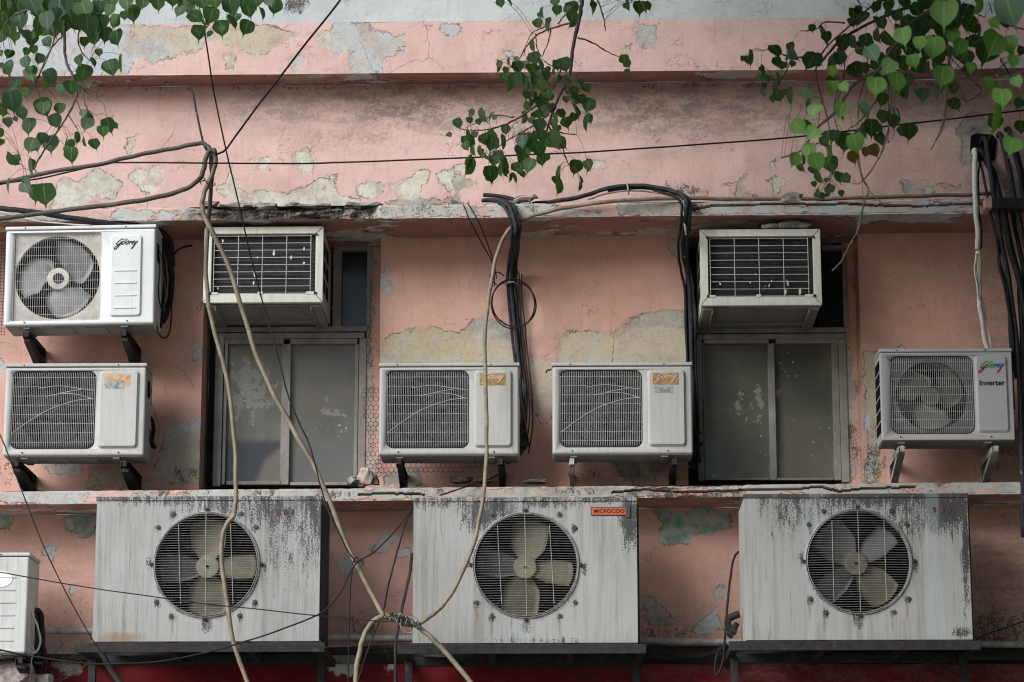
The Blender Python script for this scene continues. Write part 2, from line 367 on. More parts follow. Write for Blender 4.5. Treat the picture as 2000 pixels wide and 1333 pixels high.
def paint(ob, patches, grime, Y, stain_tone=(), off=(0, 0, 0), rust=None):
    me = ob.data; n = len(me.vertices); a = np.empty(n*3); me.vertices.foreach_get('co', a); a = a.reshape(-1, 3)
    X, Z = a[:, 0]+off[0], a[:, 2]+off[2]; peel_reflect = np.full(n, -.2); und = np.tile(np.array(UC['w']), (n, 1)); gr = np.zeros(n); so_ = np.zeros(n)
    for key, poly in patches:
        pp = [P(x, y, Y) for x, y in poly]; pp = [(p.x, p.z) for p in pp]
        xs = [p[0] for p in pp]; zs = [p[1] for p in pp]
        k = np.where((X > min(xs)-.2) & (X < max(xs)+.2) & (Z > min(zs)-.2) & (Z < max(zs)+.2))[0]
        if not len(k): continue
        d = sdf(pp, X[k], Z[k]); b = d > peel_reflect[k]; kk = k[b]; peel_reflect[kk] = d[b]; und[kk] = UC[key]
    ru = np.zeros(n)
    for lst, arr in ((grime, gr), (stain_tone, so_), (rust or (), ru)):
        for (x, y, rx, ry, amt) in lst:
            c = P(x, y, Y); sx = abs(P(x+rx, y, Y).x-c.x); sz = abs(P(x, y+ry, Y).z-c.z)
            q = np.sqrt(((X-c.x)/sx)**2+((Z-c.z)/sz)**2)
            arr[:] = np.maximum(arr, amt*np.clip(1.35-q, 0, 1)**.8)
    for nm, arr in (('peel_reflect', peel_reflect), ('grime', gr), ('stain_tone', so_)) + ((('rust', ru),) if rust is not None else ()):
        at = me.attributes.new(nm, 'FLOAT', 'POINT'); at.data.foreach_set('value', arr.astype(np.float32))
    at = me.attributes.new('under', 'FLOAT_COLOR', 'POINT'); at.data.foreach_set('color', np.c_[und, np.ones(n)].astype(np.float32).ravel())
def zline(x0, y0, x1, y1, Y):
    a = P(x0, y0, Y); b = P(x1, y1, Y); k = (b.z-a.z)/(b.x-a.x)
    return lambda X: a.z+(X-a.x)*k
def grid(mb, X0, X1, zb, zt, Y, step=.014, rough=.0015, fy=None, fz=None):
    nx = max(2, int((X1-X0)/step)); nz = max(2, int(abs(zt((X0+X1)/2)-zb((X0+X1)/2))/step)); v = []
    for j in range(nz+1):
        for i in range(nx+1):
            X = X0+(X1-X0)*i/nx; t = j/nz; Z = zb(X)*(1-t)+zt(X)*t
            y = Y+rough*mnoise.noise((X*4, Z*4, Y))*2
            if fz: Z += fz(X, t)
            if fy: y += fy(X, Z, t)
            v.append((X, y, Z))
    mb.add(v, [(j*(nx+1)+i, j*(nx+1)+i+1, (j+1)*(nx+1)+i+1, (j+1)*(nx+1)+i) for j in range(nz) for i in range(nx)])
def flat(mb, X0, X1, zf, Ya, Yb, step=.03, down=True):      # soffit / ledge top at z=zf(X) from Ya to Yb
    nx = int((X1-X0)/step); ny = max(1, int(abs(Yb-Ya)/step)); v = []
    for j in range(ny+1):
        for i in range(nx+1):
            X = X0+(X1-X0)*i/nx; Yy = Ya+(Yb-Ya)*j/ny
            v.append((X, Yy, zf(X)+.002*mnoise.noise((X*6, Yy*6, 3))))
    f = [(j*(nx+1)+i, j*(nx+1)+i+1, (j+1)*(nx+1)+i+1, (j+1)*(nx+1)+i) for j in range(ny) for i in range(nx)]
    mb.add(v, [tuple(reversed(q)) for q in f] if down else f)

XL, XR = -5.2, 4.4
YC, YU, YG, YM, YW, YS = -.42, -.22, -.42, 0., .22, -.36
bld = tag(empty('building', (0, 0, 0)), 'old pink plastered building wall with peeling paint, ledges and two windows', 'building')

z_top = lambda X: P(1000, -700, YC).z
z_par = zline(0, 50, 2000, 32, YC); z_cor = zline(0, 150, 2000, 133, YC)
mb = MB(); grid(mb, XL, XR, z_par, z_top, YC, .03); o = mb.build('parapet', mat_par, bld)
paint(o, [('g', [(548,-30),(600,-30),(598,15),(585,32),(570,28),(560,5)])], [(570, 8, 26, 26, .75), (590, 0, 50, 18, .45)], YC)
mb = MB(); grid(mb, XL, XR, z_cor, z_par, YC, .012, .003); o = mb.build('cornice', mat_up, bld)
paint(o, [('b', [(-300,48),(250,50),(255,75),(330,60),(345,100),(300,122),(265,108),(250,148),(60,150),(-300,152)]),
          ('c', [(250,52),(560,50),(600,70),(545,92),(500,108),(450,90),(410,80),(380,98),(330,108),(300,84),(270,70)]),
          ('w', [(436,108),(456,108),(455,135),(440,135)]), ('b', [(570,105),(595,112),(588,145),(564,140)]),
          ('w', [(585,62),(650,58),(660,82),(640,100),(620,82)]),
          ('b', [(650,47),(718,47),(722,60),(800,66),(790,90),(770,112),(748,120),(745,143),(688,143),(675,118),(690,100),(665,105),(640,88)]),
          ('b', [(862,49),(900,50),(905,62),(880,68),(865,58)]), ('b', [(978,98),(1008,98),(1005,112),(990,113)]),
          ('b', [(1245,45),(1288,45),(1280,75),(1278,96),(1258,92),(1243,78)]), ('b', [(1219,88),(1236,86),(1234,100),(1221,98)]),
          ('b', [(1955,118),(2010,112),(2010,134),(1960,134)])],
      [(700, 146, 1500, 5, .22)], YC, [(1700, 45, 700, 16, .12)])
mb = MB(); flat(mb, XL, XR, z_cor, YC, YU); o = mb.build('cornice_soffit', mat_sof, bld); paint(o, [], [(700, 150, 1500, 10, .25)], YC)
z_l1t = zline(0, 408, 2000, 387, YG); z_l1b = zline(0, 434, 2000, 416, YG)
mb = MB(); grid(mb, XL, XR, z_l1t, z_cor, YU, .013, .004); o = mb.build('upper_wall', mat_up, bld)
paint(o, [('w', [(120,340),(150,357),(190,328),(220,343),(238,360),(226,388),(182,382),(165,410),(100,408),(108,370)]), ('w', [(243,340),(270,326),(307,330),(314,360),(300,386),(275,374),(255,356)]),
          ('w', [(248,268),(270,263),(270,282),(255,302),(243,297)]), ('w', [(493,315),(527,311),(527,332),(503,334)]), ('w', [(573,303),(600,293),(614,310),(606,337),(590,342),(580,320)]),
          ('w', [(425,368),(450,341),(472,370),(490,387),(500,368),(560,376),(590,358),(620,347),(650,353),(660,372),(705,390),(705,412),(520,412),(500,397),(460,394),(440,387)]),
          ('w', [(640,344),(659,342),(656,364),(642,360)]), ('w', [(698,363),(720,353),(748,358),(752,382),(720,390),(698,382)]),
          ('w', [(758,358),(790,350),(800,340),(837,336),(832,360),(824,388),(790,400),(768,382)]),
          ('w', [(850,338),(912,320),(905,335),(885,340),(880,350),(890,388),(880,386)]), ('g', [(888,338),(905,345),(928,356),(902,372),(896,388),(886,365)]),
          ('g', [(745,392),(780,385),(860,388),(900,372),(910,405),(745,408)]), ('w', [(1002,238),(1015,238),(1012,270),(1003,268)]), ('w', [(1150,316),(1184,313),(1176,326),(1156,326)]),
          ('c', [(1408,362),(1457,343),(1462,372),(1452,388),(1438,388),(1434,364)]), ('w', [(1486,348),(1520,341),(1534,355),(1526,376),(1514,388),(1505,366)]), ('w', [(1503,318),(1514,315),(1511,327)]),
          ('w', [(792,291),(800,290),(800,302),(793,302)]), ('w', [(1470,382),(1490,376),(1495,388)]),
          ('g', [(1758,356),(1782,365),(1792,380),(1770,376)]), ('w', [(1803,368),(1822,365),(1826,382),(1803,382)]), ('c', [(1835,362),(1875,366),(1860,374)]),
          ('g', [(1878,235),(1895,213),(1920,218),(1932,238),(1945,264),(1903,262),(1898,300),(1890,322),(1868,305),(1878,280),(1870,258)]), ('s', [(1960,350),(1992,325),(2030,330),(2030,400),(1960,400)])],
      [(900, 402, 170, 15, .5), (1330, 372, 60, 22, .55), (1100, 170, 1600, 7, .45), (1900, 258, 30, 20, .55), (1960, 320, 60, 80, .35), (1590, 205, 22, 8, .4), (300, 172, 500, 6, .4)], YU,
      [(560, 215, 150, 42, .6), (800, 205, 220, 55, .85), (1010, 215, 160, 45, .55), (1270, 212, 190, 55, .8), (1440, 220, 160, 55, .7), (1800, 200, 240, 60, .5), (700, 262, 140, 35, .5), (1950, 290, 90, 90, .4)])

def lip(name, zt, zb, Y, broken, cracks, patches, grime, top_to):
    cr = [[(P(x, y, Y).x, P(x, y, Y).z) for x, y in c] for c in cracks]
    br = [(P(a, 400, Y).x, P(b, 400, Y).x, d) for a, b, d in broken]
    def bk(X):
        r = 0
        for a, b, d in br:
            if a < X < b: r = max(r, d*min(1, (X-a)/.25, (b-X)/.05))
        return r
    def fy(X, Z, t):
        y = 0
        if t > .85: y += .012*(t-.85)/.15
        e = mnoise.noise((X*5, t*1.2, 7)); 
        if t < .12 or t > .9: y += max(0, mnoise.noise((X*14, t*3, 1)))*.012
        k = bk(X)
        if k:
            lay = math.floor((t*3.2+mnoise.noise((X*2.5, 0, 4))*.9)); y += k*(.05+.05*mnoise.noise((X*5, lay*3.1, 2))+.018*mnoise.noise((X*22, Z*34, 5))+.008*mnoise.noise((X*70, Z*90, 5)))
        for c in cr:
            for i in range(len(c)-1):
                if c[i][0] <= X < c[i+1][0]:
                    s_ = (X-c[i][0])/(c[i+1][0]-c[i][0]); zc = c[i][1]*(1-s_)+c[i+1][1]*s_+.004*mnoise.noise((X*25, 1, 1))
                    if abs(Z-zc) < .0055: y += .05
        return y
    def fz(X, t):
        k = bk(X); return (k*.016*mnoise.noise((X*8, t, 3))-.25*k*.03*(1 if t > .9 else 0)*abs(mnoise.noise((X*4, 0, 9))))
    mb = MB(); grid(mb, XL, XR, zb, zt, Y, .0055, .002, fy, fz)
    o = mb.build(name, mat_lip, bld); paint(o, patches, grime, Y)
    mb = MB(); flat(mb, XL, XR, zt, Y+.012, top_to, .06, False); o = mb.build(name+'_top', mat_drk, bld); paint(o, [], [], Y)
lip('ledge', z_l1t, z_l1b, YG, [(368, 742, 1.)], [[(1345,412),(1390,402),(1480,400),(1540,398),(1600,400),(1650,398),(1720,402),(1800,403),(1900,398),(1990,400)]],
    [('d', [(335,440),(372,402),(742,396),(742,440)]), ('b', [(210,412),(240,404),(270,410),(330,412),(372,402),(345,428),(215,428)]), ('s', [(-200,416),(60,412),(130,410),(135,432),(-200,440)]),
     ('s', [(735,403),(800,398),(925,396),(930,424),(735,428)]), ('s', [(970,396),(1078,394),(1065,420),(970,420)]), ('g', [(1205,394),(1335,391),(1335,420),(1210,418)]), ('b', [(1230,400),(1335,395),(1335,417),(1240,418)]),
     ('b', [(1345,402),(1440,400),(1560,402),(1700,404),(1800,404),(1905,400),(1905,417),(1345,418)]), ('g', [(1345,394),(1500,391),(1600,390),(1480,398),(1345,402)])],
    [(560, 420, 200, 40, .75), (830, 412, 110, 20, .48), (1020, 408, 60, 16, .46), (1960, 400, 50, 25, .8), (1350, 408, 25, 20, .5)], YU)
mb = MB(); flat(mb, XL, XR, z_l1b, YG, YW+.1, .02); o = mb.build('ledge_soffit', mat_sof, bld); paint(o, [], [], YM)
z_l2t = zline(0, 960, 2000, 941, YS); z_l2b = zline(0, 986, 2000, 965, YS)
xa, xb, xc, xd = P(395, 700, 0).x, P(741, 700, 0).x, P(1341, 700, 0).x, P(1682, 700, 0).x
# piers between the windows
mb = MB()
for a, b in ((XL, xa), (xb, xc), (xd, XR)): grid(mb, a, b, z_l2t, z_l1b, YM, .013, .003)
for X, s_ in ((xa, 1), (xb, -1), (xc, 1), (xd, -1)):          # reveals
    zs0, zs1 = z_l2t(X), z_l1b(X); nz = int((zs1-zs0)/.02); v = []
    for j in range(nz+1):
        for i in range(13): v.append((X, YM+(YW+.08-YM)*i/12, zs0+(zs1-zs0)*j/nz))
    f = [(j*13+i, j*13+i+1, (j+1)*13+i+1, (j+1)*13+i) for j in range(nz) for i in range(12)]
    mb.add(v, f if s_ > 0 else [tuple(reversed(q)) for q in f])
o = mb.build('wall', mat_lo, bld)
paint(o, [('b', [(738,535),(755,528),(759,555),(766,569),(750,572),(738,562)]), ('y', [(738,692),(760,657),(800,645),(850,640),(900,650),(930,632),(1005,650),(1012,716),(738,720)]), ('g', [(905,650),(930,625),(955,620),(1005,640),(1010,680),(940,690)]),
          ('c', [(1085,702),(1090,665),(1110,650),(1180,645),(1200,660),(1220,640),(1240,625),(1290,618),(1345,640),(1345,716),(1085,714)]), ('g', [(1195,650),(1235,618),(1300,608),(1348,606),(1346,650),(1250,655)]), ('y', [(1230,665),(1345,655),(1345,716),(1230,716)]),
          ('m', [(1038,690),(1085,702),(1080,800),(1060,830),(1040,790)]), ('c', [(1303,470),(1332,468),(1327,502),(1310,492)]),
          ('b', [(378,665),(394,678),(391,697),(382,702),(373,685)]), ('b', [(384,598),(398,590),(394,612),(385,618)]), ('c', [(322,835),(390,830),(396,945),(330,948),(308,915),(318,870)]), ('b', [(335,836),(350,822),(365,830),(380,818),(396,815),(396,840),(340,842)]),
          ('b', [(-20,690),(6,702),(8,735),(-20,765)]), ('b', [(78,905),(168,905),(160,926),(130,931),(90,925)]), ('c', [(178,920),(245,912),(245,950),(172,950)]),
          ('y', [(1684,688),(1712,684),(1722,780),(1718,950),(1700,950),(1690,800)]), ('b', [(1690,770),(1706,760),(1712,860),(1705,948),(1692,940)]), ('w', [(1745,678),(1765,674),(1770,684)]), ('d', [(1190,900),(1300,905),(1280,940),(1220,938)]),
          ('g', [(745,920),(800,915),(830,950),(750,950)])],
      [(360, 930, 40, 30, .5), (20, 920, 50, 60, .4), (1705, 900, 30, 80, .55), (1960, 800, 50, 160, .5), (1150, 930, 100, 24, .4)], YM,
      [(1250, 920, 130, 40, .4), (880, 925, 150, 30, .3), (120, 690, 160, 25, .25), (1000, 560, 40, 120, .12), (1950, 640, 60, 330, .35), (1920, 925, 120, 30, .4)])
# plaster surrounds behind the windows
for a, b in ((xa, xb), (xc, xd)):
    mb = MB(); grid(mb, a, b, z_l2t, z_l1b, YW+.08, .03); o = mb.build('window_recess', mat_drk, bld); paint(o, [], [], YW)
for (x0, x1, y0, y1) in ((716, 760, 440, 960), (1650, 1700, 440, 960)):
    mb = MB(); grid(mb, P(x0, 700, YW).x, (xb if x0 < 1000 else xd)-.001, z_l2t, z_l1b, YW-.02, .012)
    X = P(x0, 700, YW).x; mb.add([(X, YW-.02, z_l2t(X)), (X, YW+.08, z_l2t(X)), (X, YW+.08, z_l1b(X)), (X, YW-.02, z_l1b(X))], [(0, 1, 2, 3)])
    o = mb.build('window_jamb', mat_lo, bld)
    paint(o, [('g', [(712,455),(728,455),(726,700),(736,860),(740,950),(712,950)]), ('g', [(1648,640),(1662,650),(1672,940),(1648,940)])], [(722, 600, 14, 160, .5), (1665, 880, 30, 90, .5), (1675, 560, 12, 130, .6)], YW)
mb = MB(); flat(mb, xa-.1, xd+.1, lambda X: z_l2t(X)+.002, YM-.02, YW+.08, .06, False); o = mb.build('window_stool', mat_drk, bld); paint(o, [], [], YW)

lip('sill_ledge', z_l2t, z_l2b, YS, [(1205, 1450, .45)], [[(1195,962),(1260,955),(1330,960),(1450,957),(1560,955),(1600,951),(1640,960),(1690,954),(1750,953),(1790,951)], [(700,966),(760,963),(830,966)]],
    [('b', [(60,966),(150,962),(152,974),(60,980)]), ('s', [(218,957),(300,956),(480,955),(740,952),(900,950),(905,972),(620,976),(300,974)]), ('g', [(895,952),(1060,950),(1205,950),(1240,975),(895,974)]),
     ('s', [(1150,948),(1250,945),(1500,943),(1780,940),(1770,957),(1250,956)]), ('d', [(1200,960),(1330,963),(1450,962),(1450,990),(1200,990)]), ('s', [(1570,956),(1780,955),(1780,972),(1570,972)]), ('b', [(1790,950),(1906,948),(1908,962),(1790,962)])],
    [(330, 962, 110, 14, .52), (500, 962, 60, 14, .5), (820, 962, 120, 16, .42), (1130, 958, 70, 12, .5), (1330, 972, 150, 14, .6), (650, 966, 60, 10, .5)], YM)
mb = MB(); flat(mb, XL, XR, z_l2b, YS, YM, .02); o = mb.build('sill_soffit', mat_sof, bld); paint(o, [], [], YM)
z_low = zline(0, 1262, 2000, 1262, YM); z_red = zline(0, 1298, 2000, 1297, -.05); z_gnd = lambda X: 0
mb = MB(); grid(mb, XL, XR, z_low, z_l2b, YM, .013, .003); o = mb.build('lower_wall', mat_lo, bld)
paint(o, [('t', [(125,1006),(187,1006),(187,1040),(160,1053),(128,1030)]), ('t', [(-40,1003),(28,1012),(18,1036),(-40,1045)]), ('b', [(79,1068),(103,1068),(101,1091),(84,1089)]), ('b', [(136,1144),(146,1144),(146,1161),(136,1159)]),
          ('b', [(652,1095),(690,1083),(712,1095),(702,1117),(668,1122)]), ('b', [(722,1072),(760,1038),(780,1050),(757,1082),(733,1082)]), ('b', [(772,1075),(802,1066),(806,1092),(780,1094)]),
          ('t', [(1280,998),(1434,998),(1430,1028),(1392,1046),(1362,1041),(1342,1064),(1288,1062),(1290,1030)]), ('b', [(1388,1156),(1410,1143),(1422,1160),(1400,1172)]),
          ('b', [(1356,1228),(1385,1200),(1398,1188),(1414,1228),(1380,1238)]), ('g', [(1253,1163),(1277,1170),(1325,1215),(1310,1228),(1268,1210)]), ('b', [(1401,1120),(1412,1113),(1409,1137)])],
      [(150, 1200, 60, 50, .32), (700, 1230, 60, 40, .5), (1300, 1240, 80, 40, .5), (1950, 1230, 90, 60, .6), (110, 1290, 60, 60, .4)], YM, [(90, 1130, 150, 110, .32), (1950, 1100, 90, 220, .55), (1340, 1220, 120, 50, .35), (720, 1230, 110, 45, .35)])  # soft ovals tone parts darker, the first at lower left
mb = MB(); grid(mb, XL, XR, z_red, z_low, YM, .02, .004); o = mb.build('shaded_band', mat_drk, bld); paint(o, [('m', [(-100,1255),(160,1255),(160,1300),(-100,1300)]), ('s', [(640,1262),(700,1262),(700,1300),(650,1300)])], [], YM)  # shadowed recess below the racks drawn as a dark coloured band
mb = MB(); flat(mb, XL, XR, z_red, -.05, .02, .05, False); grid(mb, XL, XR, lambda X: z_red(X)-.75, z_red, -.05, .02, .003)
o = mb.build('red_band', mat_red, bld)
paint(o, [('s', [(88,1292),(150,1285),(162,1310),(120,1318)]), ('s', [(638,1298),(702,1296),(690,1322),(655,1326)]), ('s', [(750,1297),(767,1297),(760,1312)])], [(1400, 1300, 500, 12, .45), (1900, 1310, 150, 30, .5), (300, 1300, 500, 8, .4)], -.05, [(1700, 1310, 500, 40, .35)])
mb = MB(); grid(mb, XL, XR, z_gnd, lambda X: z_red(X)-.75, -.05, .1); o = mb.build('ground_floor_wall', mat_drk, bld); paint(o, [], [], 0)

# ground
g = M('street'); n1 = g.noise(.6, 6, .6); gm_ = g.fin(g.mix(g.step(n1, .3, .7), (.17, .165, .155), (.24, .23, .215)), .9, g.bump(g.noise(20, 5), .4, .02))
mb = MB(); mb.add([(-150, -150, 0), (150, -150, 0), (150, 60, 0), (-150, 60, 0)], [(0, 1, 2, 3)])
tag(mb.build('ground', gm_), 'grey dusty street in front of the building', 'ground', kind='structure')

# ------------------------------------------------------------------ windows (parts of the building)
def pbox(mb, x0, y0, x1, y1, Ya, Yb):      # box whose front rectangle is given at depth Ya
    a = P((x0+x1)/2, y1, Ya).z; b = P((x0+x1)/2, y0, Ya).z
    ym = (y0+y1)/2
    return mb.box((P(x0, ym, Ya).x, Ya, a), (P(x1, ym, Ya).x, Yb, b))
def window(dx0, members, sashes, panes, transom, paints):
    wn = MB()
    for m_ in members: pbox(wn, *m_, YW-.03, YW+.06)
    wo = wn.build('window', mat_frame, bld, bevel=.003)
    for m_ in sashes:
        mb = MB()
        for q in m_: pbox(mb, *q, YW-.018, YW+.03)
        mb.build('sash', mat_frame, wo, bevel=.002)
    for (x0, y0, x1, y1, mt) in panes:
        a = P(x0, (y0+y1)/2, YW+.01); b = P(x1, (y0+y1)/2, YW+.01); za = P((x0+x1)/2, y1, YW+.01).z; zb_ = P((x0+x1)/2, y0, YW+.01).z
        mb = MB(); grid(mb, a.x, b.x, lambda X: za, lambda X: zb_, YW+.018, .012, .0006)
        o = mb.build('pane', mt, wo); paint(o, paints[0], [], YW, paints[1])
UC['n'] = (.050, .053, .066); UC['k'] = (.14, .14, .132)  # dim reflection tones for the lower panes
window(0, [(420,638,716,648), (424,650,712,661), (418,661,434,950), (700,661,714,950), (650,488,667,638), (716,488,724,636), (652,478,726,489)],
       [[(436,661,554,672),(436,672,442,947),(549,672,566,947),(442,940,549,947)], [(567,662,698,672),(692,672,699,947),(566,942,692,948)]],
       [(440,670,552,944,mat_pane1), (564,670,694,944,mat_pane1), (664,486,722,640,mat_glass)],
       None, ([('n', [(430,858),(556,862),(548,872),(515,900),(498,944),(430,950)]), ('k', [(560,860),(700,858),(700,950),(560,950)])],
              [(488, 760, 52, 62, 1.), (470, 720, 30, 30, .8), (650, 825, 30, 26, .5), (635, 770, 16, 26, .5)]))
window(1, [(1358,640,1652,650), (1362,652,1650,662), (1362,662,1373,940), (1641,662,1656,942), (1606,478,1650,487), (1649,484,1656,640)],
       [[(1374,662,1502,671),(1374,671,1377,938),(1502,671,1515,938),(1377,934,1502,938)], [(1516,662,1640,671),(1627,671,1640,938),(1515,934,1627,938)]],
       [(1373,668,1504,937,mat_pane2), (1512,668,1630,937,mat_pane2), (1596,484,1654,642,mat_glass)],
       None, ([], [(1470, 780, 50, 40, .5)]))
# dark plate standing in for the shaded hole where the pipes come out
mb = MB(); q = [(1896,266),(1905,261),(1938,263),(1946,272),(1943,312),(1925,318),(1903,310),(1895,296)]
v = [P(x, y, YU-.008) for x, y in q]; n_ = len(v)
mb.add(v+[p+Vector((0, .03, 0)) for p in v], [tuple(reversed(range(n_)))]+[(i, i+n_, (i+1) % n_+n_, (i+1) % n_) for i in range(n_)]); mb.build('hole_shade_plate', mat_dark, bld)

# ------------------------------------------------------------------ shared pieces
def rrect(x0, x1, z0, z1, r, k=5):
    out = []
    for cx, cz, a0 in ((x1-r, z0+r, -90), (x1-r, z1-r, 0), (x0+r, z1-r, 90), (x0+r, z0+r, 180)):
        for i in range(k+1):
            a = R(a0+90*i/k); out.append((cx+r*math.cos(a), cz+r*math.sin(a)))
    return out
def circ(cx, cz, r, n=48): return [(cx+r*math.cos(2*math.pi*i/n), cz+r*math.sin(2*math.pi*i/n)) for i in range(n)]
def blade(mb, c, r0, r1, ang, half0, half1, sweep, pitch, n=7, tip=.0):
    cx, cy, cz = c; v = []; k = 6
    for j in range(n+1):
        t = j/n; r = r0+(r1-r0)*t
        h = half0+(half1-half0)*min(1, t*2.2)
        for i in range(k+1):
            s_ = -1+2*i/k; rr = r-(tip*s_*s_*(r1-r0) if j == n else 0)
            a = ang+sweep*t+s_*h/max(r, .02)
            v.append((cx+rr*math.cos(a), cy+pitch*s_*(.6+.4*t)-.01*t, cz+rr*math.sin(a)))
    f = [(j*(k+1)+i, j*(k+1)+i+1, (j+1)*(k+1)+i+1, (j+1)*(k+1)+i) for j in range(n) for i in range(k)]
    m_ = len(v); v2 = [(x, y+.004, z) for x, y, z in v]
    bd = [i for i in range(k+1)]+[j*(k+1)+k for j in range(1, n+1)]+[n*(k+1)+i for i in range(k-1, -1, -1)]+[j*(k+1) for j in range(n-1, 0, -1)]
    mb.add(v+v2, f+[tuple(reversed([i+m_ for i in q])) for q in f]+[(a, b, b+m_, a+m_) for a, b in zip(bd, bd[1:]+bd[:1])])
GOD = [[(870,285),(800,262),(700,310),(600,390),(520,480),(505,540),(570,548),(640,510),(720,440),(795,378)],
       [(795,378),(720,480),(640,590),(560,690),(470,770),(410,788),(398,740),(450,670),(560,600),(680,540),(760,480)],
       [(860,375),(800,440),(770,520),(800,550),(870,500),(940,410),(915,372),(860,375)],
       [(940,440),(960,500),(975,545),(1030,530),(1080,450),(1105,400)],
       [(1030,395),(960,480)],
       [(1130,410),(1090,350),(1020,265),(945,285),(955,330),(1030,375),(1110,395),(1190,385)],
       [(1200,385),(1160,460),(1110,548)], [(1160,470),(1210,400),(1262,395),(1245,450),(1262,500)],
       [(1262,480),(1340,450),(1412,382),(1370,368),(1290,440),(1262,530),(1310,545),(1390,500),(1450,440)],
       [(1545,372),(1440,490),(1340,650),(1228,770)]]
def script_logo(name, parent, x0, z0, k, y, mats, jdot=False):
    mb = MB(); wd = [2.3, 2.3, 2., 2., 2., 1.5, 2.3, 2., 1.9, 3.]
    for i, st in enumerate(GOD):
        pts = spline([(x0+(px-950)*k, y, z0-(py-520)*k) for px, py in st], 5)
        if len(mats) == 1:
            mb.tube(pts, wd[i]*k*10.5, 6)
        else:
            for a, b in zip(pts, pts[1:]):
                px = (a.x-x0)/k+950; py = 520-(a.z-z0)/k
                mb.m = (1 if py < 500 else 0) if px < 760 else (1 if px < 1130 else (2 if px < 1390 else (2 if py < 520 else 0)))
                if i == 9: mb.m = 3 if py < 480 else 0
                mb.tube([a, b+(b-a)*.15], wd[i]*k*10.5, 6)
    mb.build(name, mats, parent, local=True)
def text_mesh(name, txt, parent, mat, loc, size, sx=1., bold=0.):
    cu = bpy.data.curves.new(name, 'FONT'); cu.body = txt; cu.size = size; cu.offset = bold; cu.extrude = .0008; cu.align_x = 'CENTER'; cu.align_y = 'CENTER'
    t = bpy.data.objects.new(name, cu); col.objects.link(t); bpy.context.view_layer.update()
    me = bpy.data.meshes.new_from_object(t.evaluated_get(bpy.context.evaluated_depsgraph_get())); bpy.data.objects.remove(t)
    me.transform(Matrix.Translation(Vector(loc)) @ Matrix.Rotation(math.pi/2, 4, 'X') @ Matrix.Diagonal((sx, 1, 1, 1))); me.materials.clear(); me.materials.append(mat)
    o = bpy.data.objects.new(name, me); col.objects.link(o); o.parent = parent; return o
ink = simple('black_ink', (.012, .012, .015), .5, 0, .1); ink_m = simple('magenta_ink', (.42, .012, .10), .5, 0, .1)
ink_g = simple('green_ink', (.10, .33, .04), .5, 0, .1); ink_b = simple('blue_ink', (.01, .20, .50), .5, 0, .1); ink_n = simple('navy_ink', (.02, .03, .28), .5, 0, .1)
ghost = simple('faded_ink', (.62, .46, .36), .7, 0, .2); mat_stick = simple('brown_sticker', (.34, .20, .075), .75, 0, .3, 30)
mat_lab = simple('faded_label', (.30, .31, .30), .8, 0, .45, 35)

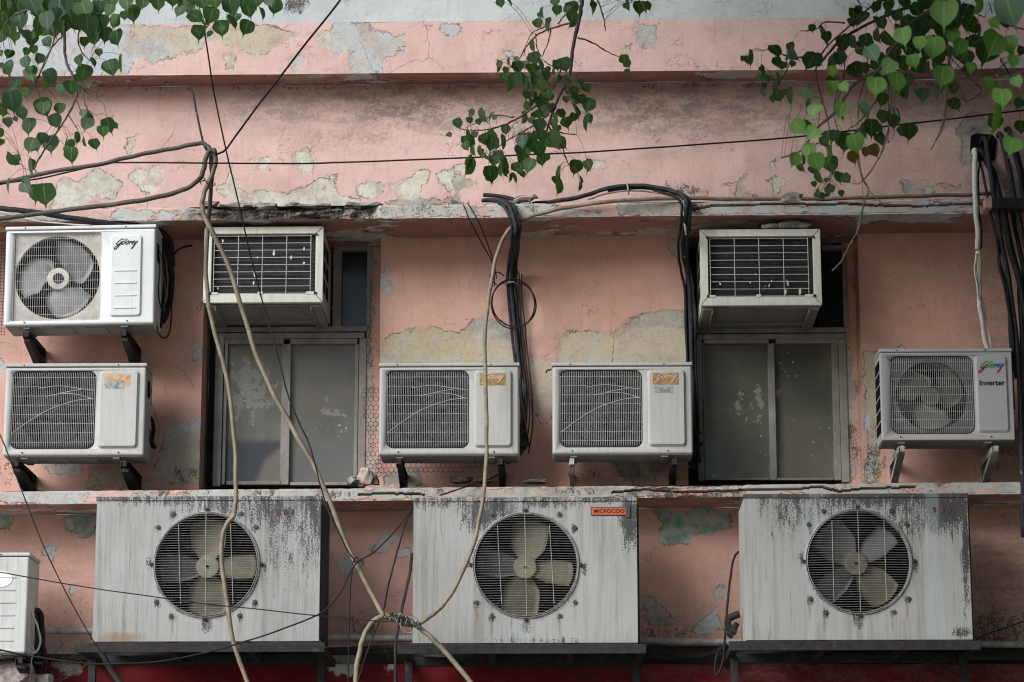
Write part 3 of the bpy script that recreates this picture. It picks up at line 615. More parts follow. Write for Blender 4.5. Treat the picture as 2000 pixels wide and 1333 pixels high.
# ------------------------------------------------------------------ split air conditioner outdoor units
mat_shroude = simple('shroud_dim', (.09, .093, .097), .6, 0, .3, 9)
mat_bladee = simple('dim_blade', (.10, .10, .085), .55, 0, .2, 7)
mat_bladed = simple('dark_blade', (.014, .014, .015), .8, 0, .3, 7, .3, .15)
def split_ac(bl, br, ytop, Yf, D, gr, pn, style, label, nv=44, nh=8, roll=0.):
    A = P(*bl, Yf); B = P(*br, Yf); W = B.x-A.x; cx = (bl[0]+br[0])/2; zt = P(cx, ytop, Yf).z; H = zt-(A.z+B.z)/2
    t = empty('air_conditioner', ((A.x+B.x)/2, Yf, (A.z+B.z)/2), (0, roll, 0))
    tag(t, label, 'air conditioner', 'split air conditioner outdoor units fixed to the wall')
    x0, x1 = -W/2, W/2; gx0, gx1 = x0+gr[0]*W, x0+gr[1]*W; gz1, gz0 = H*(1-gr[2]), H*(1-gr[3])
    rad = .012 if style == 'a' else .04
    inn = rrect(gx0, gx1, gz0, gz1, rad)
    lidh = .022
    # casing: one shell with the fan opening cut in its front
    out = [(x0, 0), (x1, 0), (x1, H-lidh), (x0, H-lidh)]
    tri = tessellate_polygon([[Vector((a, b, 0)) for a, b in out], [Vector((a, b, 0)) for a, b in inn]])
    al = out+inn; n = len(inn); v = [(a, 0, b) for a, b in al]+[(a, .022, b) for a, b in inn]+[(a, D, b) for a, b in out]; f = []
    for q in tri:
        a, b, c = [al[i] for i in q]; cr = (b[0]-a[0])*(c[1]-a[1])-(b[1]-a[1])*(c[0]-a[0]); f.append(tuple(q) if cr > 0 else tuple(reversed(q)))
    for k in range(n): j = (k+1) % n; f.append((4+k, 4+j, 4+n+j, 4+n+k))
    o4 = 4+2*n; f += [(0, o4, o4+1, 1), (1, o4+1, o4+2, 2), (2, o4+2, o4+3, 3), (3, o4+3, o4, 0), (o4+3, o4+2, o4+1, o4)]
    mat = mat_white if style == 'a' else mat_worn if style == 'f' else (mat_offw if style in 'bcd' else mat_grey)
    mb = MB(); mb.add(v, f); cs = mb.build('casing', mat, t, local=True)
    bw = cs.data.attributes.new('bevel_weight_edge', 'FLOAT', 'EDGE')
    for e in cs.data.edges:
        a, b = e.vertices
        if (a < 4 or a >= o4) and (b < 4 or b >= o4): bw.data[e.index].value = 1
    bv = cs.modifiers.new('bevel', 'BEVEL'); bv.limit_method = 'WEIGHT'; bv.width = .014 if style != 'e' else .006; bv.segments = 3
    cs.data.polygons.foreach_set('use_smooth', [True]*len(cs.data.polygons)); cs.modifiers.new('wn', 'WEIGHTED_NORMAL')
    mb = MB(); mb.box((x0-.003, -.004, H-lidh+.002), (x1+.003, D+.003, H)); mb.build('lid', mat, t, local=True, bevel=.005)
    # underside ribs and feet
    mb = MB(); mb.box((x0+.012, .012, -.004), (x1-.012, D-.012, -.001))
    for i in range(4): mb.box((x0+.08+i*W*.22, .05, -.009), (x0+.05+i*W*.22+W*.17, D-.05, -.004))
    for xx in (x0+.15*W, x0+.80*W): mb.box((xx-.02, .02, -.014), (xx+.02, D-.02, -.004))
    mb.build('base_pan', mat_under, t, local=True, bevel=.002)
    gcx, gcz = (gx0+gx1)/2, (gz0+gz1)/2; fr = min(gx1-gx0, gz1-gz0)/2*(.97 if style in 'a' else .90)
    sh = {'a': mat_shroud, 'e': mat_shroude}.get(style, mat_shroudd)
    mb = MB(); mb.holed(rrect(gx0-.004, gx1+.004, gz0-.004, gz1+.004, rad), circ(gcx, gcz, fr), .0225, .05); mb.build('shroud', sh, t, local=True)
    mb = MB(); mb.box((gx0, .16, gz0), (gx1, .165, gz1)); mb.build('coil', mat_dark, t, local=True)
    # fan
    bm_ = {'a': mat_bladeg, 'e': mat_bladee}.get(style, mat_bladed)
    fan = MB(); fan.disc((gcx, .045, gcz), fr*.26, .05, 28); fo = fan.build('fan', bm_ if style != 'a' else mat_shroud, t, local=True, bevel=.004)
    if style == 'a':
        mb = MB(); mb.disc((gcx, .042, gcz), fr*.13, .004, 20); mb.build('hub_cap', mat_steel, fo, local=True)
    a0 = {'a': .55, 'b': .3, 'c': 1., 'd': 1.7, 'e': 2.2, 'f': 0}[style]
    for k in range(3):
        mb = MB(); blade(mb, (gcx, .07, gcz), fr*.22, fr*.93, a0+k*2.0944, fr*.10, fr*.52, .5, -.03, 8, .05); mb.build('blade', bm_, fo, local=True, smooth=True)
    # grille
    mb = MB(); rr = .0010
    for i in range(nv):
        x = gx0+(gx1-gx0)*(i+.5)/nv; dx = max(0, rad-(x-gx0), rad-(gx1-x)); ins = rad-math.sqrt(max(0, rad*rad-dx*dx))
        mb.tube([(x, .008, gz0+ins+.002), (x, -.005, gz0+ins+.016), (x, -.005, gz1-ins-.016), (x, .008, gz1-ins-.002)], rr, 4)
    for j in range(nh):
        z = gz0+(gz1-gz0)*(j+.7)/(nh+.4)
        if style in 'bcd' and j == nh-2: mb.tube([(gx0+.006, -.002, z), (gx0+(gx1-gx0)*.33, -.002, z)], rr, 4)
        elif style in 'bcd' and j == nh-3: mb.tube([(gx0+.006, -.002, z), (gx0+(gx1-gx0)*.55, -.002, z)], rr, 4)
        else: mb.tube([(gx0+.004, -.002, z), (gx1-.004, -.002, z)], rr, 4)
    if style in 'bcd':
        U = lambda u, w_: (gx0+(gx1-gx0)*u, -.0075, gz1-(gz1-gz0)*w_)
        for cv in ([(.32,.225),(.55,.195),(.78,.225),(.98,.255)], [(.40,.33),(.6,.295),(.8,.31),(.98,.37)], [(.01,.81),(.2,.66),(.45,.50),(.75,.39),(.97,.36)], [(.57,.29),(.72,.26),(.83,.245)]):
            mb.tube(spline([U(*c) for c in cv], 6), rr*1.3, 4)
    mb.build('grille', mat_wire, t, local=True)
    if style == 'e' or style == 'd' or style == 'c' or style == 'b':
        mb = MB(); q = rrect(gx0+.001, gx1-.001, gz0+.001, gz1-.001, rad); mb.tube([(a, .0, b) for a, b in q], .0022, 5, closed=True); mb.build('grille_rim', mat_shroudd if style != 'e' else mat_steel, t, local=True)
    # raised cover
    px0, px1 = x0+pn[0]*W, x0+pn[1]*W; pz1, pz0 = H*(1-pn[2]), H*(1-pn[3]); k = .010 if style == 'a' else .013
    if style != 'f':
        q0 = rrect(px0, px1, pz0, pz1, .022, 4); q1 = rrect(px0+k, px1-k, pz0+k, pz1-k, .014, 4); n = len(q0)
        dep = .011 if style in 'ae' else .016
        mb = MB(); mb.add([(a, -.0003, b) for a, b in q0]+[(a, -dep, b) for a, b in q1], [(i, (i+1) % n, (i+1) % n+n, i+n) for i in range(n)]+[tuple(range(n, 2*n))])
        cv = mb.build('cover', mat, t, local=True)
        if style == 'a':
            for j in range(4):
                mb = MB(); z = H*(1-(.475+.125*j)); mb.box((px0+.028, -dep-.004, z), (px1-.03, -dep, z+.008)); mb.build('louvre', mat, cv, local=True, bevel=.003)
            script_logo('logo', cv, (px0+px1)/2-.005, H*.80, .0001165, -dep-.0005, [ink])
        if style in 'bcd':
            sx0, sx1, sz0, sz1 = px0+.030, px0+.030+.146, H*.745, H*.875
            mb = MB(); nn = 12; top = [(sx0+(sx1-sx0)*i/nn, sz1+random.uniform(-.002, .002)) for i in range(nn+1)]; bot = [(sx0+(sx1-sx0)*i/nn, sz0+random.uniform(-.002, .002)) for i in range(nn+1)]
            mb.add([(a, -dep-.001, b) for a, b in bot+top], [(i, i+1, nn+2+i, nn+1+i) for i in range(nn)]); st = mb.build('sticker', mat_stick if style != 'b' else mat_stick2, cv, local=True)
            if style != 'b': script_logo('logo', st, (sx0+sx1)/2, (sz0+sz1)/2+.004, .000108, -dep-.0012, [ghost])
            if style in 'bd':
                lb = (sx0+.008, sx0+.112, H*.66, H*.732) if style == 'd' else (sx0+.006, sx0+.112, H*.72, H*.81)
                mb = MB(); nn = 12; mb.add([(lb[0]+(lb[1]-lb[0])*i/nn, -dep-.0018, (lb[2] if j == 0 else lb[3])+random.uniform(-.002, .002)) for j in range(2) for i in range(nn+1)], [(i, i+1, nn+2+i, nn+1+i) for i in range(nn)])
                mb.build('label', mat_lab, cv, local=True)
        if style == 'e':
            xm = (px0+px1)/2; script_logo('logo', cv, xm-.004, H*.79, .000125, -dep-.0005, [ink_m, ink_g, ink_b, ink_n])
            text_mesh('lettering', 'Inverter', cv, ink, (xm, -dep-.001, H*.615), .044, 1.0, .0009)
    # screws
    for xx, zz in ((x0+.14*W, H*.012+.012), (x0+.82*W, .018), (x0+.13*W, H-.011), (x0+.80*W, H-.011)):
        mb = MB(); mb.disc((xx, -.0065, zz), .004, .004, 10); mb.build('screw', mat_steel, t, local=True)
    # side handle recess / louvres
    if style in 'abc':
        mb = MB(); mb.box((x1+.0002, .06, H*.66), (x1+.003, .13, H*.84)); mb.build('handle_recess', mat_dark, t, local=True)
    if style == 'e':
        for j in range(6):
            mb = MB(); z = H*(.10+.135*j); mb.box((x0-.003, .03, z), (x0-.0003, D-.03, z+H*.105)); mb.build('side_vent', mat_dark, t, local=True)
    if style == 'd':
        mb = MB(); mb.tube([(x0-.004, .04, H-.03), (x0-.03, .045, H-.035), (x0-.035, .045, H-.05)], .005, 6); mb.build('clip', mat_steel, t, local=True)
    return t, W, H
mat_stick2 = simple('torn_sticker', (.52, .32, .18), .75, 0, .25, 40)
D0 = .24
split_ac((6,636), (301,633), 441, -.47, .26, (.054,.64,.07,.955), (.70,.915,.105,.93), 'a', 'white air conditioner with black script lettering and a large grey fan, at upper left', 40, 10, R(-.7))
split_ac((4,890), (281,891), 710, -.47, D0, (.055,.645,.085,.925), (.67,.955,.085,.925), 'b', 'white air conditioner with a torn orange and grey sticker, below the one with black lettering', 46, 8)
tc, Wc, Hc = split_ac((739,889), (1014,889), 709, -.47, D0, (.055,.64,.085,.925), (.68,.955,.085,.925), 'c', 'dusty air conditioner with a brown lettered sticker, crossed by the beige hose', 46, 8)
split_ac((1079,887), (1354,887), 708, -.47, D0, (.055,.64,.085,.925), (.68,.955,.085,.925), 'd', 'dusty air conditioner with a brown sticker over a small grey label', 46, 8)
split_ac((1723,860), (1983,860), 681, -.47, .25, (.075,.70,.085,.93), (.715,.965,.085,.925), 'e', 'grey white air conditioner with multicoloured script and the word Inverter', 42, 9)
tf, Wf, Hf = split_ac((-230,1277), (50,1277), 1080, -.55, .30, (.055,.64,.085,.925), (.68,.955,.085,.925), 'f', 'white air conditioner cut off by the lower left edge of the photo', 40, 8)
for j in range(6):
    mb = MB(); z = Hf*(.12+.125*j); mb.box((Wf/2-.22, -.004, z), (Wf/2-.07, -.0003, z+.006)); mb.build('louvre', mat_offw, tf, local=True, bevel=.0015)
mb = MB(); mb.disc((Wf/2-.165, -.003, Hf*.735), .075, .0025, 32); bd = mb.build('badge', simple('white_badge', (.8, .82, .84), .4, 0, .05), tf, local=True); bd.scale = (1, 1, .62); bd.location.z = Hf*.735*.38

# ------------------------------------------------------------------ wall brackets under the split units
def bracket(px, py, pyb, Yf, label, grp, mat=None, wd=.03, plate=False):
    f_ = P(px, py, Yf); b = P(px, pyb, 0); X = f_.x; zt = f_.z-.012; zb = min(b.z, zt-.16); mb = MB()
    t = tag(empty('wall_bracket', (X, 0, zb)), label, 'bracket', grp); m_ = mat or mat_steel
    mb.box((X-wd/2, Yf+.01, zt-.004), (X+wd/2, -.004, zt)); mb.box((X-wd/2, Yf+.01, zt-.035), (X-wd/2+.004, -.004, zt-.004)); mb.build('arm', m_, t)
    mb = MB(); mb.box((X-wd/2, -.007, zb), (X+wd/2, -.001, zt-.004)); mb.box((X-wd/2, -.035, zb), (X-wd/2+.004, -.007, zt-.036)); mb.build('wall_rail', m_, t)
    mb = MB()
    if plate:
        y0 = Yf+.02; hh = zt-.036
        mb.add([(X+o, y, z) for o in (-wd/2+.006, wd/2-.004) for y, z in ((y0, hh), (y0, hh-.02), (-.012, zb+.01), (-.012, zb+.09), (y0+.12, hh))],
               [(0,1,2,3,4), (9,8,7,6,5)]+[(i, i+5, (i+1) % 5+5, (i+1) % 5) for i in range(5)])
    else: mb.bar((X, Yf+.05, zt-.02), (X, -.015, zb+.03), wd-.006, .028)
    mb.build('brace', m_, t)
    mb = MB(); mb.box((X-.012, Yf-.004, zt-.03), (X+.012, Yf+.012, zt+.003)); mb.build('end_clip', m_, t)
G1 = 'wall brackets carrying the air conditioners'
for px, py, pb, lb, m_, w_, pl in ((52,644,712,'dark bracket under the left end of the air conditioner with black lettering',None,.045,1), (243,642,712,'dark bracket under the right end of the air conditioner with black lettering',None,.045,1),
        (32,897,952,'dark bracket at the far left under the unit with the torn sticker',None,.05,1), (243,897,952,'dark bracket near the right end under the unit with the torn sticker',None,.05,1),
        (780,893,950,'dark bracket beside the hexagonal wire mesh, left under the unit crossed by the hose',None,.036,0), (978,893,950,'dark bracket under the right end of the unit crossed by the beige hose',None,.036,0),
        (1117,893,940,'dark bracket left under the unit with the small grey label',mat_brkt,.030,0), (1318,893,940,'rusty bracket right under the unit with the small grey label',None,.034,0),
        (1762,868,933,'pale grey bracket left under the unit with multicoloured script',mat_brkt,.046,0), (1945,868,933,'grey bracket right under the unit with multicoloured script',mat_brkt,.046,0)):
    bracket(px, py, pb, -.47, lb, G1, m_, w_, pl)
bracket(40, 1281, 1320, -.55, 'dark bracket under the white unit cut off at the lower left', G1, None, .06, True)

# ------------------------------------------------------------------ window air conditioners
def window_ac(bl, br, ytop, Yf, D, label, side, orange=False):
    A = P(*bl, Yf); B = P(*br, Yf); W = B.x-A.x; zt = P((bl[0]+br[0])/2, ytop, Yf).z; z0 = (A.z+B.z)/2; H = zt-z0
    t = tag(empty('window_air_conditioner', ((A.x+B.x)/2, Yf, z0)), label, 'air conditioner', 'boxy window air conditioners set in the window tops')
    x0, x1 = -W/2, W/2; k = .045
    mb = MB(); s_ = .006
    mb.box((x0+s_, .035, s_), (x0+s_+.006, D, H-s_)); mb.box((x1-s_-.006, .035, s_), (x1-s_, D, H-s_)); mb.box((x0+s_+.006, .035, H-s_-.006), (x1-s_-.006, D, H-s_)); mb.box((x0+s_+.006, .07, s_+.004), (x1-s_-.006, D, s_+.012)); mb.build('cabinet', mat_wac, t, local=True, bevel=.002)
    for sx, xx in ((-1, x0+s_), (1, x1-s_)):
        for j in range(3):
            mb = MB(); z = H*(.20+.24*j); a = (xx-.002 if sx < 0 else xx+.0002); mb.box((a, .06, z), (a+.0018, .20, z+H*.18)); mb.box((a, .24, z), (a+.0018, .38, z+H*.18)); mb.build('side_vent', mat_shroudd, t, local=True)
    # mitred front frame
    mb = MB(); o_ = [(x0, 0), (x1, 0), (x1, H), (x0, H)]; kb = .052; i_ = [(x0+k, kb), (x1-k, kb), (x1-k, H-k*.95), (x0+k, H-k*.95)]
    for a in range(4):
        b = (a+1) % 4; q = [o_[a], o_[b], i_[b], i_[a]]; e = .0012
        cx_, cz_ = sum(p[0] for p in q)/4, sum(p[1] for p in q)/4; q = [(p[0]+(cx_-p[0])*.004, p[1]+(cz_-p[1])*.012) for p in q]
        mb.add([(p[0], 0, p[1]) for p in q]+[(p[0], .034, p[1]) for p in q], [(0,1,2,3), (7,6,5,4), (0,4,5,1), (1,5,6,2), (2,6,7,3), (3,7,4,0)])
    mb.build('front_frame', mat_wac, t, local=True, bevel=.003)
    mb = MB(); mb.box((x0+k*.6, .05, kb*.7), (x1-k*.6, .06, H-k*.7))
    for j in range(46): z = kb+(H-k-kb)*j/46; mb.box((x0+k*.9, .046, z), (x1-k*.9, .05, z+.0022))
    mb.build('coil', mat_coil, t, local=True)
    mb = MB(); gx0, gx1, gz0, gz1 = x0+k+.012, x1-k-.028, kb+.006, H-k-.008
    for j in range(9): z = gz0+(gz1-gz0)*j/8; mb.tube([(gx0-.004, .012, z), ((gx0+gx1)/2, .010+.003*random.random(), z+random.uniform(-.001, .001)), (gx1+.004, .012, z)], .0017, 5)
    for j in range(5): x = gx0+(gx1-gx0)*j/4; mb.tube([(x, .0075, gz0-.003), (x, .0075, gz1+.003)], .0017, 5)
    mb.build('wire_grille', mat_wire, t, local=True)
    mb = MB()          # dusty louvre slats behind the wires
    for j in range(8): z = gz0+(gz1-gz0)*(j+.5)/8; mb.box((gx0, .026, z-.002), (gx1, .032, z))
    mb.build('inner_slats', mat_steel, t, local=True)
    for xx, zz in ((x0+k*.9, kb+.004), (x1-k*.9, kb+.004), (x0+k*.9, H-k-.004), (x1-k*.9, H-k-.004)):
        mb = MB(); mb.disc((xx, -.006, zz), .007, .012, 12); mb.build('screw', mat_steel, t, local=True)
    mb = MB(); mb.box((x0+k+.005, -.003, kb-.004), (x0+k+.04, .002, kb+.010)); mb.box((-.03, -.003, kb-.004), (.0, .002, kb+.012)); mb.box((x1-k-.05, -.003, kb-.004), (x1-k-.005, .002, kb+.012)); mb.build('tab', mat_wac, t, local=True, bevel=.001)
    # droppings
    rd = random.Random(5 if side < 0 else 9)
    for _ in range(9):
        mb = MB()
        cx_, cz_ = rd.uniform(gx0+.02, gx1-.02), rd.uniform(gz0+.02, gz1-.02); a = rd.uniform(.002, .008); l = rd.uniform(1., 3.2); n = 14; tl = rd.uniform(-.3, .3)
        pts = [(cx_+a*math.cos(2*math.pi*i/n)*(.7+.5*rd.random())+tl*a*l*math.sin(2*math.pi*i/n)*.5, .0245-.0001*_, cz_+a*l*math.sin(2*math.pi*i/n)*(.7+.4*rd.random())) for i in range(n)]
        mb.add(pts, [tuple(range(n))]); mb.build('dropping', mat_white_pl, t, local=True)
    # underside rails
    mb = MB(); mb.box((x0+.06, .07, .000), (x1-.06, D, .006)); mb.box((x0+.10, .10, -.006), (x0+W*.45, .3, 0)); mb.box((x0+W*.5, .12, -.005), (x1-.13, .33, 0)); mb.box((x0+.06, .42, -.012), (x1-.06, .45, 0)); mb.build('underside', mat_under, t, local=True, bevel=.002)
    for xx in (x0+.012, x1-.075):
        mb = MB(); mb.box((xx, .04, -.016), (xx+.06, D-.02, -.001)); mb.box((xx+.052 if xx < 0 else xx, .04, -.035), ((xx+.06) if xx < 0 else xx+.008, D-.02, -.016)); mb.build('support_rail', mat_brkt if 0 else mat_under, t, local=True, bevel=.002)
    if orange:
        mb = MB(); mb.box((-.02, .004, kb), (.0, .014, kb+.010)); mb.build('orange_spot', simple('orange_spot', (.5, .10, .02), .5), t, local=True)  # small orange box low in the grille
    return t
window_ac((396,593), (630,590), 443, -.36, .60, 'boxy window air conditioner above the left window, crossed by two beige hoses', -1)
window_ac((1369,597), (1606,597), 448, -.36, .60, 'boxy window air conditioner above the right window, with a slab of rubble on top', 1, True)

# ------------------------------------------------------------------ large condensers
def condenser(tl, tr, yb, Yf, D, fc, ang, grime, rust, label, lab, bcol):
    A = P(tl[0], tl[1], Yf); B = P(tr[0], tr[1], Yf); zb = P((tl[0]+tr[0])/2, yb, Yf).z; W = B.x-A.x; H = (A.z+B.z)/2-zb
    t = tag(empty('condenser_unit', ((A.x+B.x)/2, Yf, zb)), label, 'condenser', 'large old condensers standing on steel racks')
    L = t.location; c = P(*fc, Yf); cx, cz = c.x-L.x, c.z-L.z; r = P(fc[0]+102, fc[1], Yf).x-c.x
    x0, x1 = -W/2, W/2; lid = .022
    # front panel gridded for its stains, round opening left out
    n = 160; v = []; f = []; step = .0085; nx = int(W/step); nz = int((H-lid)/step)
    ring = circ(cx, cz, r, 96); outer = circ(cx, cz, r+.03, 96)
    ix = {}
    for j in range(nz+1):
        for i in range(nx+1):
            ix[i, j] = len(v); v.append((x0+W*i/nx, .0015*mnoise.noise((x0*3+i*.04, j*.05, 1)), (H-lid)*j/nz))
    keep = []
    for j in range(nz):
        for i in range(nx):
            mx, mz = x0+W*(i+.5)/nx-cx, (H-lid)*(j+.5)/nz-cz
            if math.hypot(mx, mz) > r+.004: f.append((ix[i, j], ix[i+1, j], ix[i+1, j+1], ix[i, j+1]))
    mb = MB(); mb.add(v, f); fp = mb.build('front_panel', mat_cond, t, local=True)
    paint(fp, [], grime, Yf, off=L, rust=rust)
    mb = MB(); mb.box((x0, .003, 0), (x0+.004, D, H-lid)); mb.box((x1-.004, .003, 0), (x1, D, H-lid)); mb.box((x0+.004, .003, 0), (x1-.004, D, .004)); mb.box((x0+.004, D-.004, .004), (x1-.004, D, H-lid)); o = mb.build('side_panels', mat_offw, t, local=True)
    mb = MB(); mb.box((x0-.004, -.006, H-lid), (x1+.004, D+.006, H)); lo_ = mb.build('lid', mat_cond, t, local=True, bevel=.002)
    n = len(lo_.data.vertices); at = lo_.data.attributes.new('grime', 'FLOAT', 'POINT'); at.data.foreach_set('value', [.85 if label.startswith('grimy') else .55]*n)
    # black finned coil on the right side
    mb = MB()
    for i in range(26): y = .03+(D-.06)*i/26; mb.box((x1+.0005, y, .02), (x1+.012, y+.008, H-lid-.02))
    mb.build('side_fins', mat_coil, t, local=True)
    # rolled rim, dark well, fan
    mb = MB()
    for (ra, rb, ya, yb_) in ((r, r+.013, -.006, .004),):
        n = 96; v = []
        for i in range(n):
            a = 2*math.pi*i/n; ca, sa = math.cos(a), math.sin(a)
            v += [(cx+(r+.011)*ca, -.0015, cz+(r+.011)*sa), (cx+(r+.006)*ca, -.004, cz+(r+.006)*sa), (cx+r*ca, -.003, cz+r*sa), (cx+(r-.004)*ca, .05, cz+(r-.004)*sa)]
        mb.add(v, [(i*4+k, ((i+1) % n)*4+k, ((i+1) % n)*4+k+1, i*4+k+1) for i in range(n) for k in range(3)])
    ro = mb.build('rim', mat_cond, t, local=True, smooth=True)
    at = ro.data.attributes.new('grime', 'FLOAT', 'POINT'); at.data.foreach_set('value', [.45]*len(ro.data.vertices))
    mb = MB(); mb.holed([(x0+.01, .01), (x1-.01, .01), (x1-.01, H-lid-.01), (x0+.01, H-lid-.01)], circ(cx, cz, r-.002), .05, .055); mb.box((x0+.02, D-.06, .02), (x1-.02, D-.05, H-.04)); mb.build('inner_well', mat_dark, t, local=True)
    mb = MB()
    for k in range(4):
        a = math.pi/4+k*math.pi/2; mb.bar((cx+.04*math.cos(a), .24, cz+.04*math.sin(a)), (cx+r*1.05*math.cos(a), .24, cz+r*1.05*math.sin(a)), .03, .012, (0, 1, 0))
    mb.disc((cx, .16, cz), .055, .08, 24); mb.build('motor_mount', mat_shroudd, t, local=True)
    fo = MB(); fo.disc((cx-.005, .085, cz), .063, .06, 32); hub = fo.build('fan', bcol[0], t, local=True, bevel=.005)
    for k in range(4):
        mb = MB(); blade(mb, (cx-.005, .115, cz), .05, r*.93, ang+k*math.pi/2, .04, .105 if k % 2 else .072, 0, .032, 7, .03); mb.build('blade', bcol[1+k], hub, local=True, smooth=True)
    mb = MB(); mb.disc((cx-.005, .082, cz), .009, .004, 12); mb.build('shaft', mat_dark, hub, local=True)
    # wire guard
    mb = MB(); nw = 42
    for i in range(nw):
        z = -r+2*r*(i+.5)/nw; h = math.sqrt(max(0, r*r-z*z)); j1, j2 = random.uniform(-.0012, .0012), random.uniform(-.0012, .0012)
        if h > .03: mb.tube([(cx-h, -.006, cz+z+j1), (cx-h*.5, -.021, cz+z+random.uniform(-.0008, .0008)), (cx, -.024, cz+z), (cx+h*.5, -.021, cz+z+random.uniform(-.0008, .0008)), (cx+h, -.006, cz+z+j2)], .00115, 4)
    for dx, hh in ((-.5, .78), (0, 1.), (.5, .78)):
        mb.tube([(cx+dx*r+.012*(1 if dx else .4)*(s_), -.0265, cz+hh*r*s_*-1*.98) for s_ in (-1, -.5, 0, .5, 1)] if ang < .3 else [(cx+dx*r, -.0265, cz-hh*r*s_*.98) for s_ in (-1, 0, 1)], .0019, 5)
    for rr, yy in ((r+.004, -.012), (r-.004, -.017)): mb.tube([(cx+rr*math.cos(2*math.pi*i/72), yy, cz+rr*math.sin(2*math.pi*i/72)) for i in range(72)], .0021, 5, closed=True)
    mb.build('guard', mat_wireg, t, local=True)
    for a in (38, 57, 123, 142, 218, 237, 303, 322):
        rr = r*1.17; mb = MB(); mb.disc((cx+rr*math.cos(R(a))*1.02, -.007, cz+rr*math.sin(R(a))), .0115, .008, 16); mb.build('stud', mat_bolt, t, local=True, bevel=.002)
    for a in (90, 180, 0, 270):
        mb = MB(); X, Z = cx+(r+.014)*math.cos(R(a)), cz+(r+.014)*math.sin(R(a)); mb.box((X-.009, -.016, Z-.009), (X+.009, -.004, Z+.009)); mb.build('clamp', mat_steel, t, local=True, bevel=.002)
    if lab: lab(t, W, H)
    return t, W, H
bA, bB, bC, bD = simple('blade_cream', (.12, .108, .072), .6, 0, .2, 6), simple('blade_tan', (.11, .093, .062), .6, 0, .25, 6), simple('blade_dull', (.07, .068, .068), .6, 0, .25, 6), simple('hub_cream', (.20, .19, .13), .6, 0, .15, 12)
def studs_g(cx, cy, r=102):
    out = []
    for a in (38, 57, 123, 142, 218, 237, 303, 322): out.append((cx+1.19*r*math.cos(R(a)), cy-1.17*r*math.sin(R(a))+3, 9, 12, .62))
    return out+[(cx, cy-r-10, 12, 14, .6), (cx, cy+r+14, 14, 22, .62), (cx-r-12, cy-6, 8, 16, .55), (cx+r+11, cy+6, 8, 18, .62)]
def rust_s(cx, cy, lst=(218, 237, 303, 322), r=102): return [(cx+1.19*r*math.cos(R(a)), cy-1.17*r*math.sin(R(a))+20, 3.2, 26, .75) for a in lst]
orange = simple('orange_badge', (.50, .095, .025), .55, 0, .2); 
def lab2(t, W, H):
    x0, x1, z0, z1 = W*.295, W*.452, H*.872, H*.930
    mb = MB(); mb.box((x0, -.0045, z0), (x1, -.0018, z1)); b = mb.build('badge', ink, t, local=True)
    mb = MB(); mb.box((x0+.004, -.0055, z0+.004), (x1+.001, -.0046, z1-.004)); mb.build('badge_face', orange, b, local=True)
    text_mesh('lettering', 'MICROCOO', b, ink, ((x0+x1)/2+.004, -.0065, (z0+z1)/2), .0285, 1.06, .0005)
    mb = MB(); n = 14; mb.add([(x1-.006+.008*random.random(), -.0085, z0-.012+(z1-z0+.024)*i/n) for i in range(n+1)]+[(x1+.022, -.0085, z0-.012+(z1-z0+.024)*i/n) for i in range(n+1)], [(i, n+1+i, n+2+i, i+1) for i in range(n)])
    o = mb.build('mildew_crust', mat_cond, t, local=True); at = o.data.attributes.new('grime', 'FLOAT', 'POINT'); at.data.foreach_set('value', [1.1]*len(o.data.vertices))
faded = simple('faded_orange', (.12, .042, .034), .8, 0, .6, 60)
def lab13(u):
    def f(t, W, H):
        for k in range(3):
            mb = MB(); x = W*u+k*.042; mb.box((x, -.003, H*.87), (x+.012+.006*(k % 2), -.0016, H*.905)); mb.build('faded_letter', faded, t, local=True)
    return f
condenser((190,970), (627,970), 1253, -.80, .46, (403,1103), R(0)+math.pi/2*0+.02, [(405, 974, 225, 7, .80), (540, 972, 110, 75, .66), (600, 1020, 50, 120, .52), (330, 975, 160, 20, .5), (450, 985, 120, 30, .55), (620, 985, 30, 90, .72), (550, 1080, 60, 90, .40)]+studs_g(403, 1103),
          rust_s(403, 1103, (237, 303))+[(235, 1246, 60, 14, .75)], 'stained white condenser on the left rack, with the beige hose hanging over its fan', lab13(.30), [bD, bB, bA, bC, bA])
condenser((808,972), (1243,972), 1256, -.80, .46, (1027,1104), R(-8), [(1027, 976, 222, 8, .85), (950, 985, 70, 60, .72), (1060, 978, 110, 22, .62), (1230, 1010, 22, 80, .78), (850, 980, 60, 18, .6), (1140, 976, 110, 12, .5), (1050, 1252, 140, 10, .45)]+studs_g(1027, 1104),
          rust_s(1027, 1104), 'stained white condenser with an orange lettered badge, on the middle rack', lab2, [bD, bB, bA, bC, bA])
condenser((1452,965), (1889,965), 1250, -.80, .46, (1677,1097), R(42), [(1670, 970, 225, 9, .9), (1700, 970, 260, 32, .68), (1850, 985, 60, 60, .86), (1885, 1060, 12, 150, .75), (1780, 1010, 120, 60, .48), (1560, 1000, 100, 60, .46), (1880, 1235, 25, 14, .7)]+studs_g(1677, 1097),
          rust_s(1677, 1097), 'grimy grey white condenser on the right rack, its lid blackened by mildew', lab13(.345), [simple('hub_dim', (.11, .10, .075), .6), bC, bC, bC, bB])

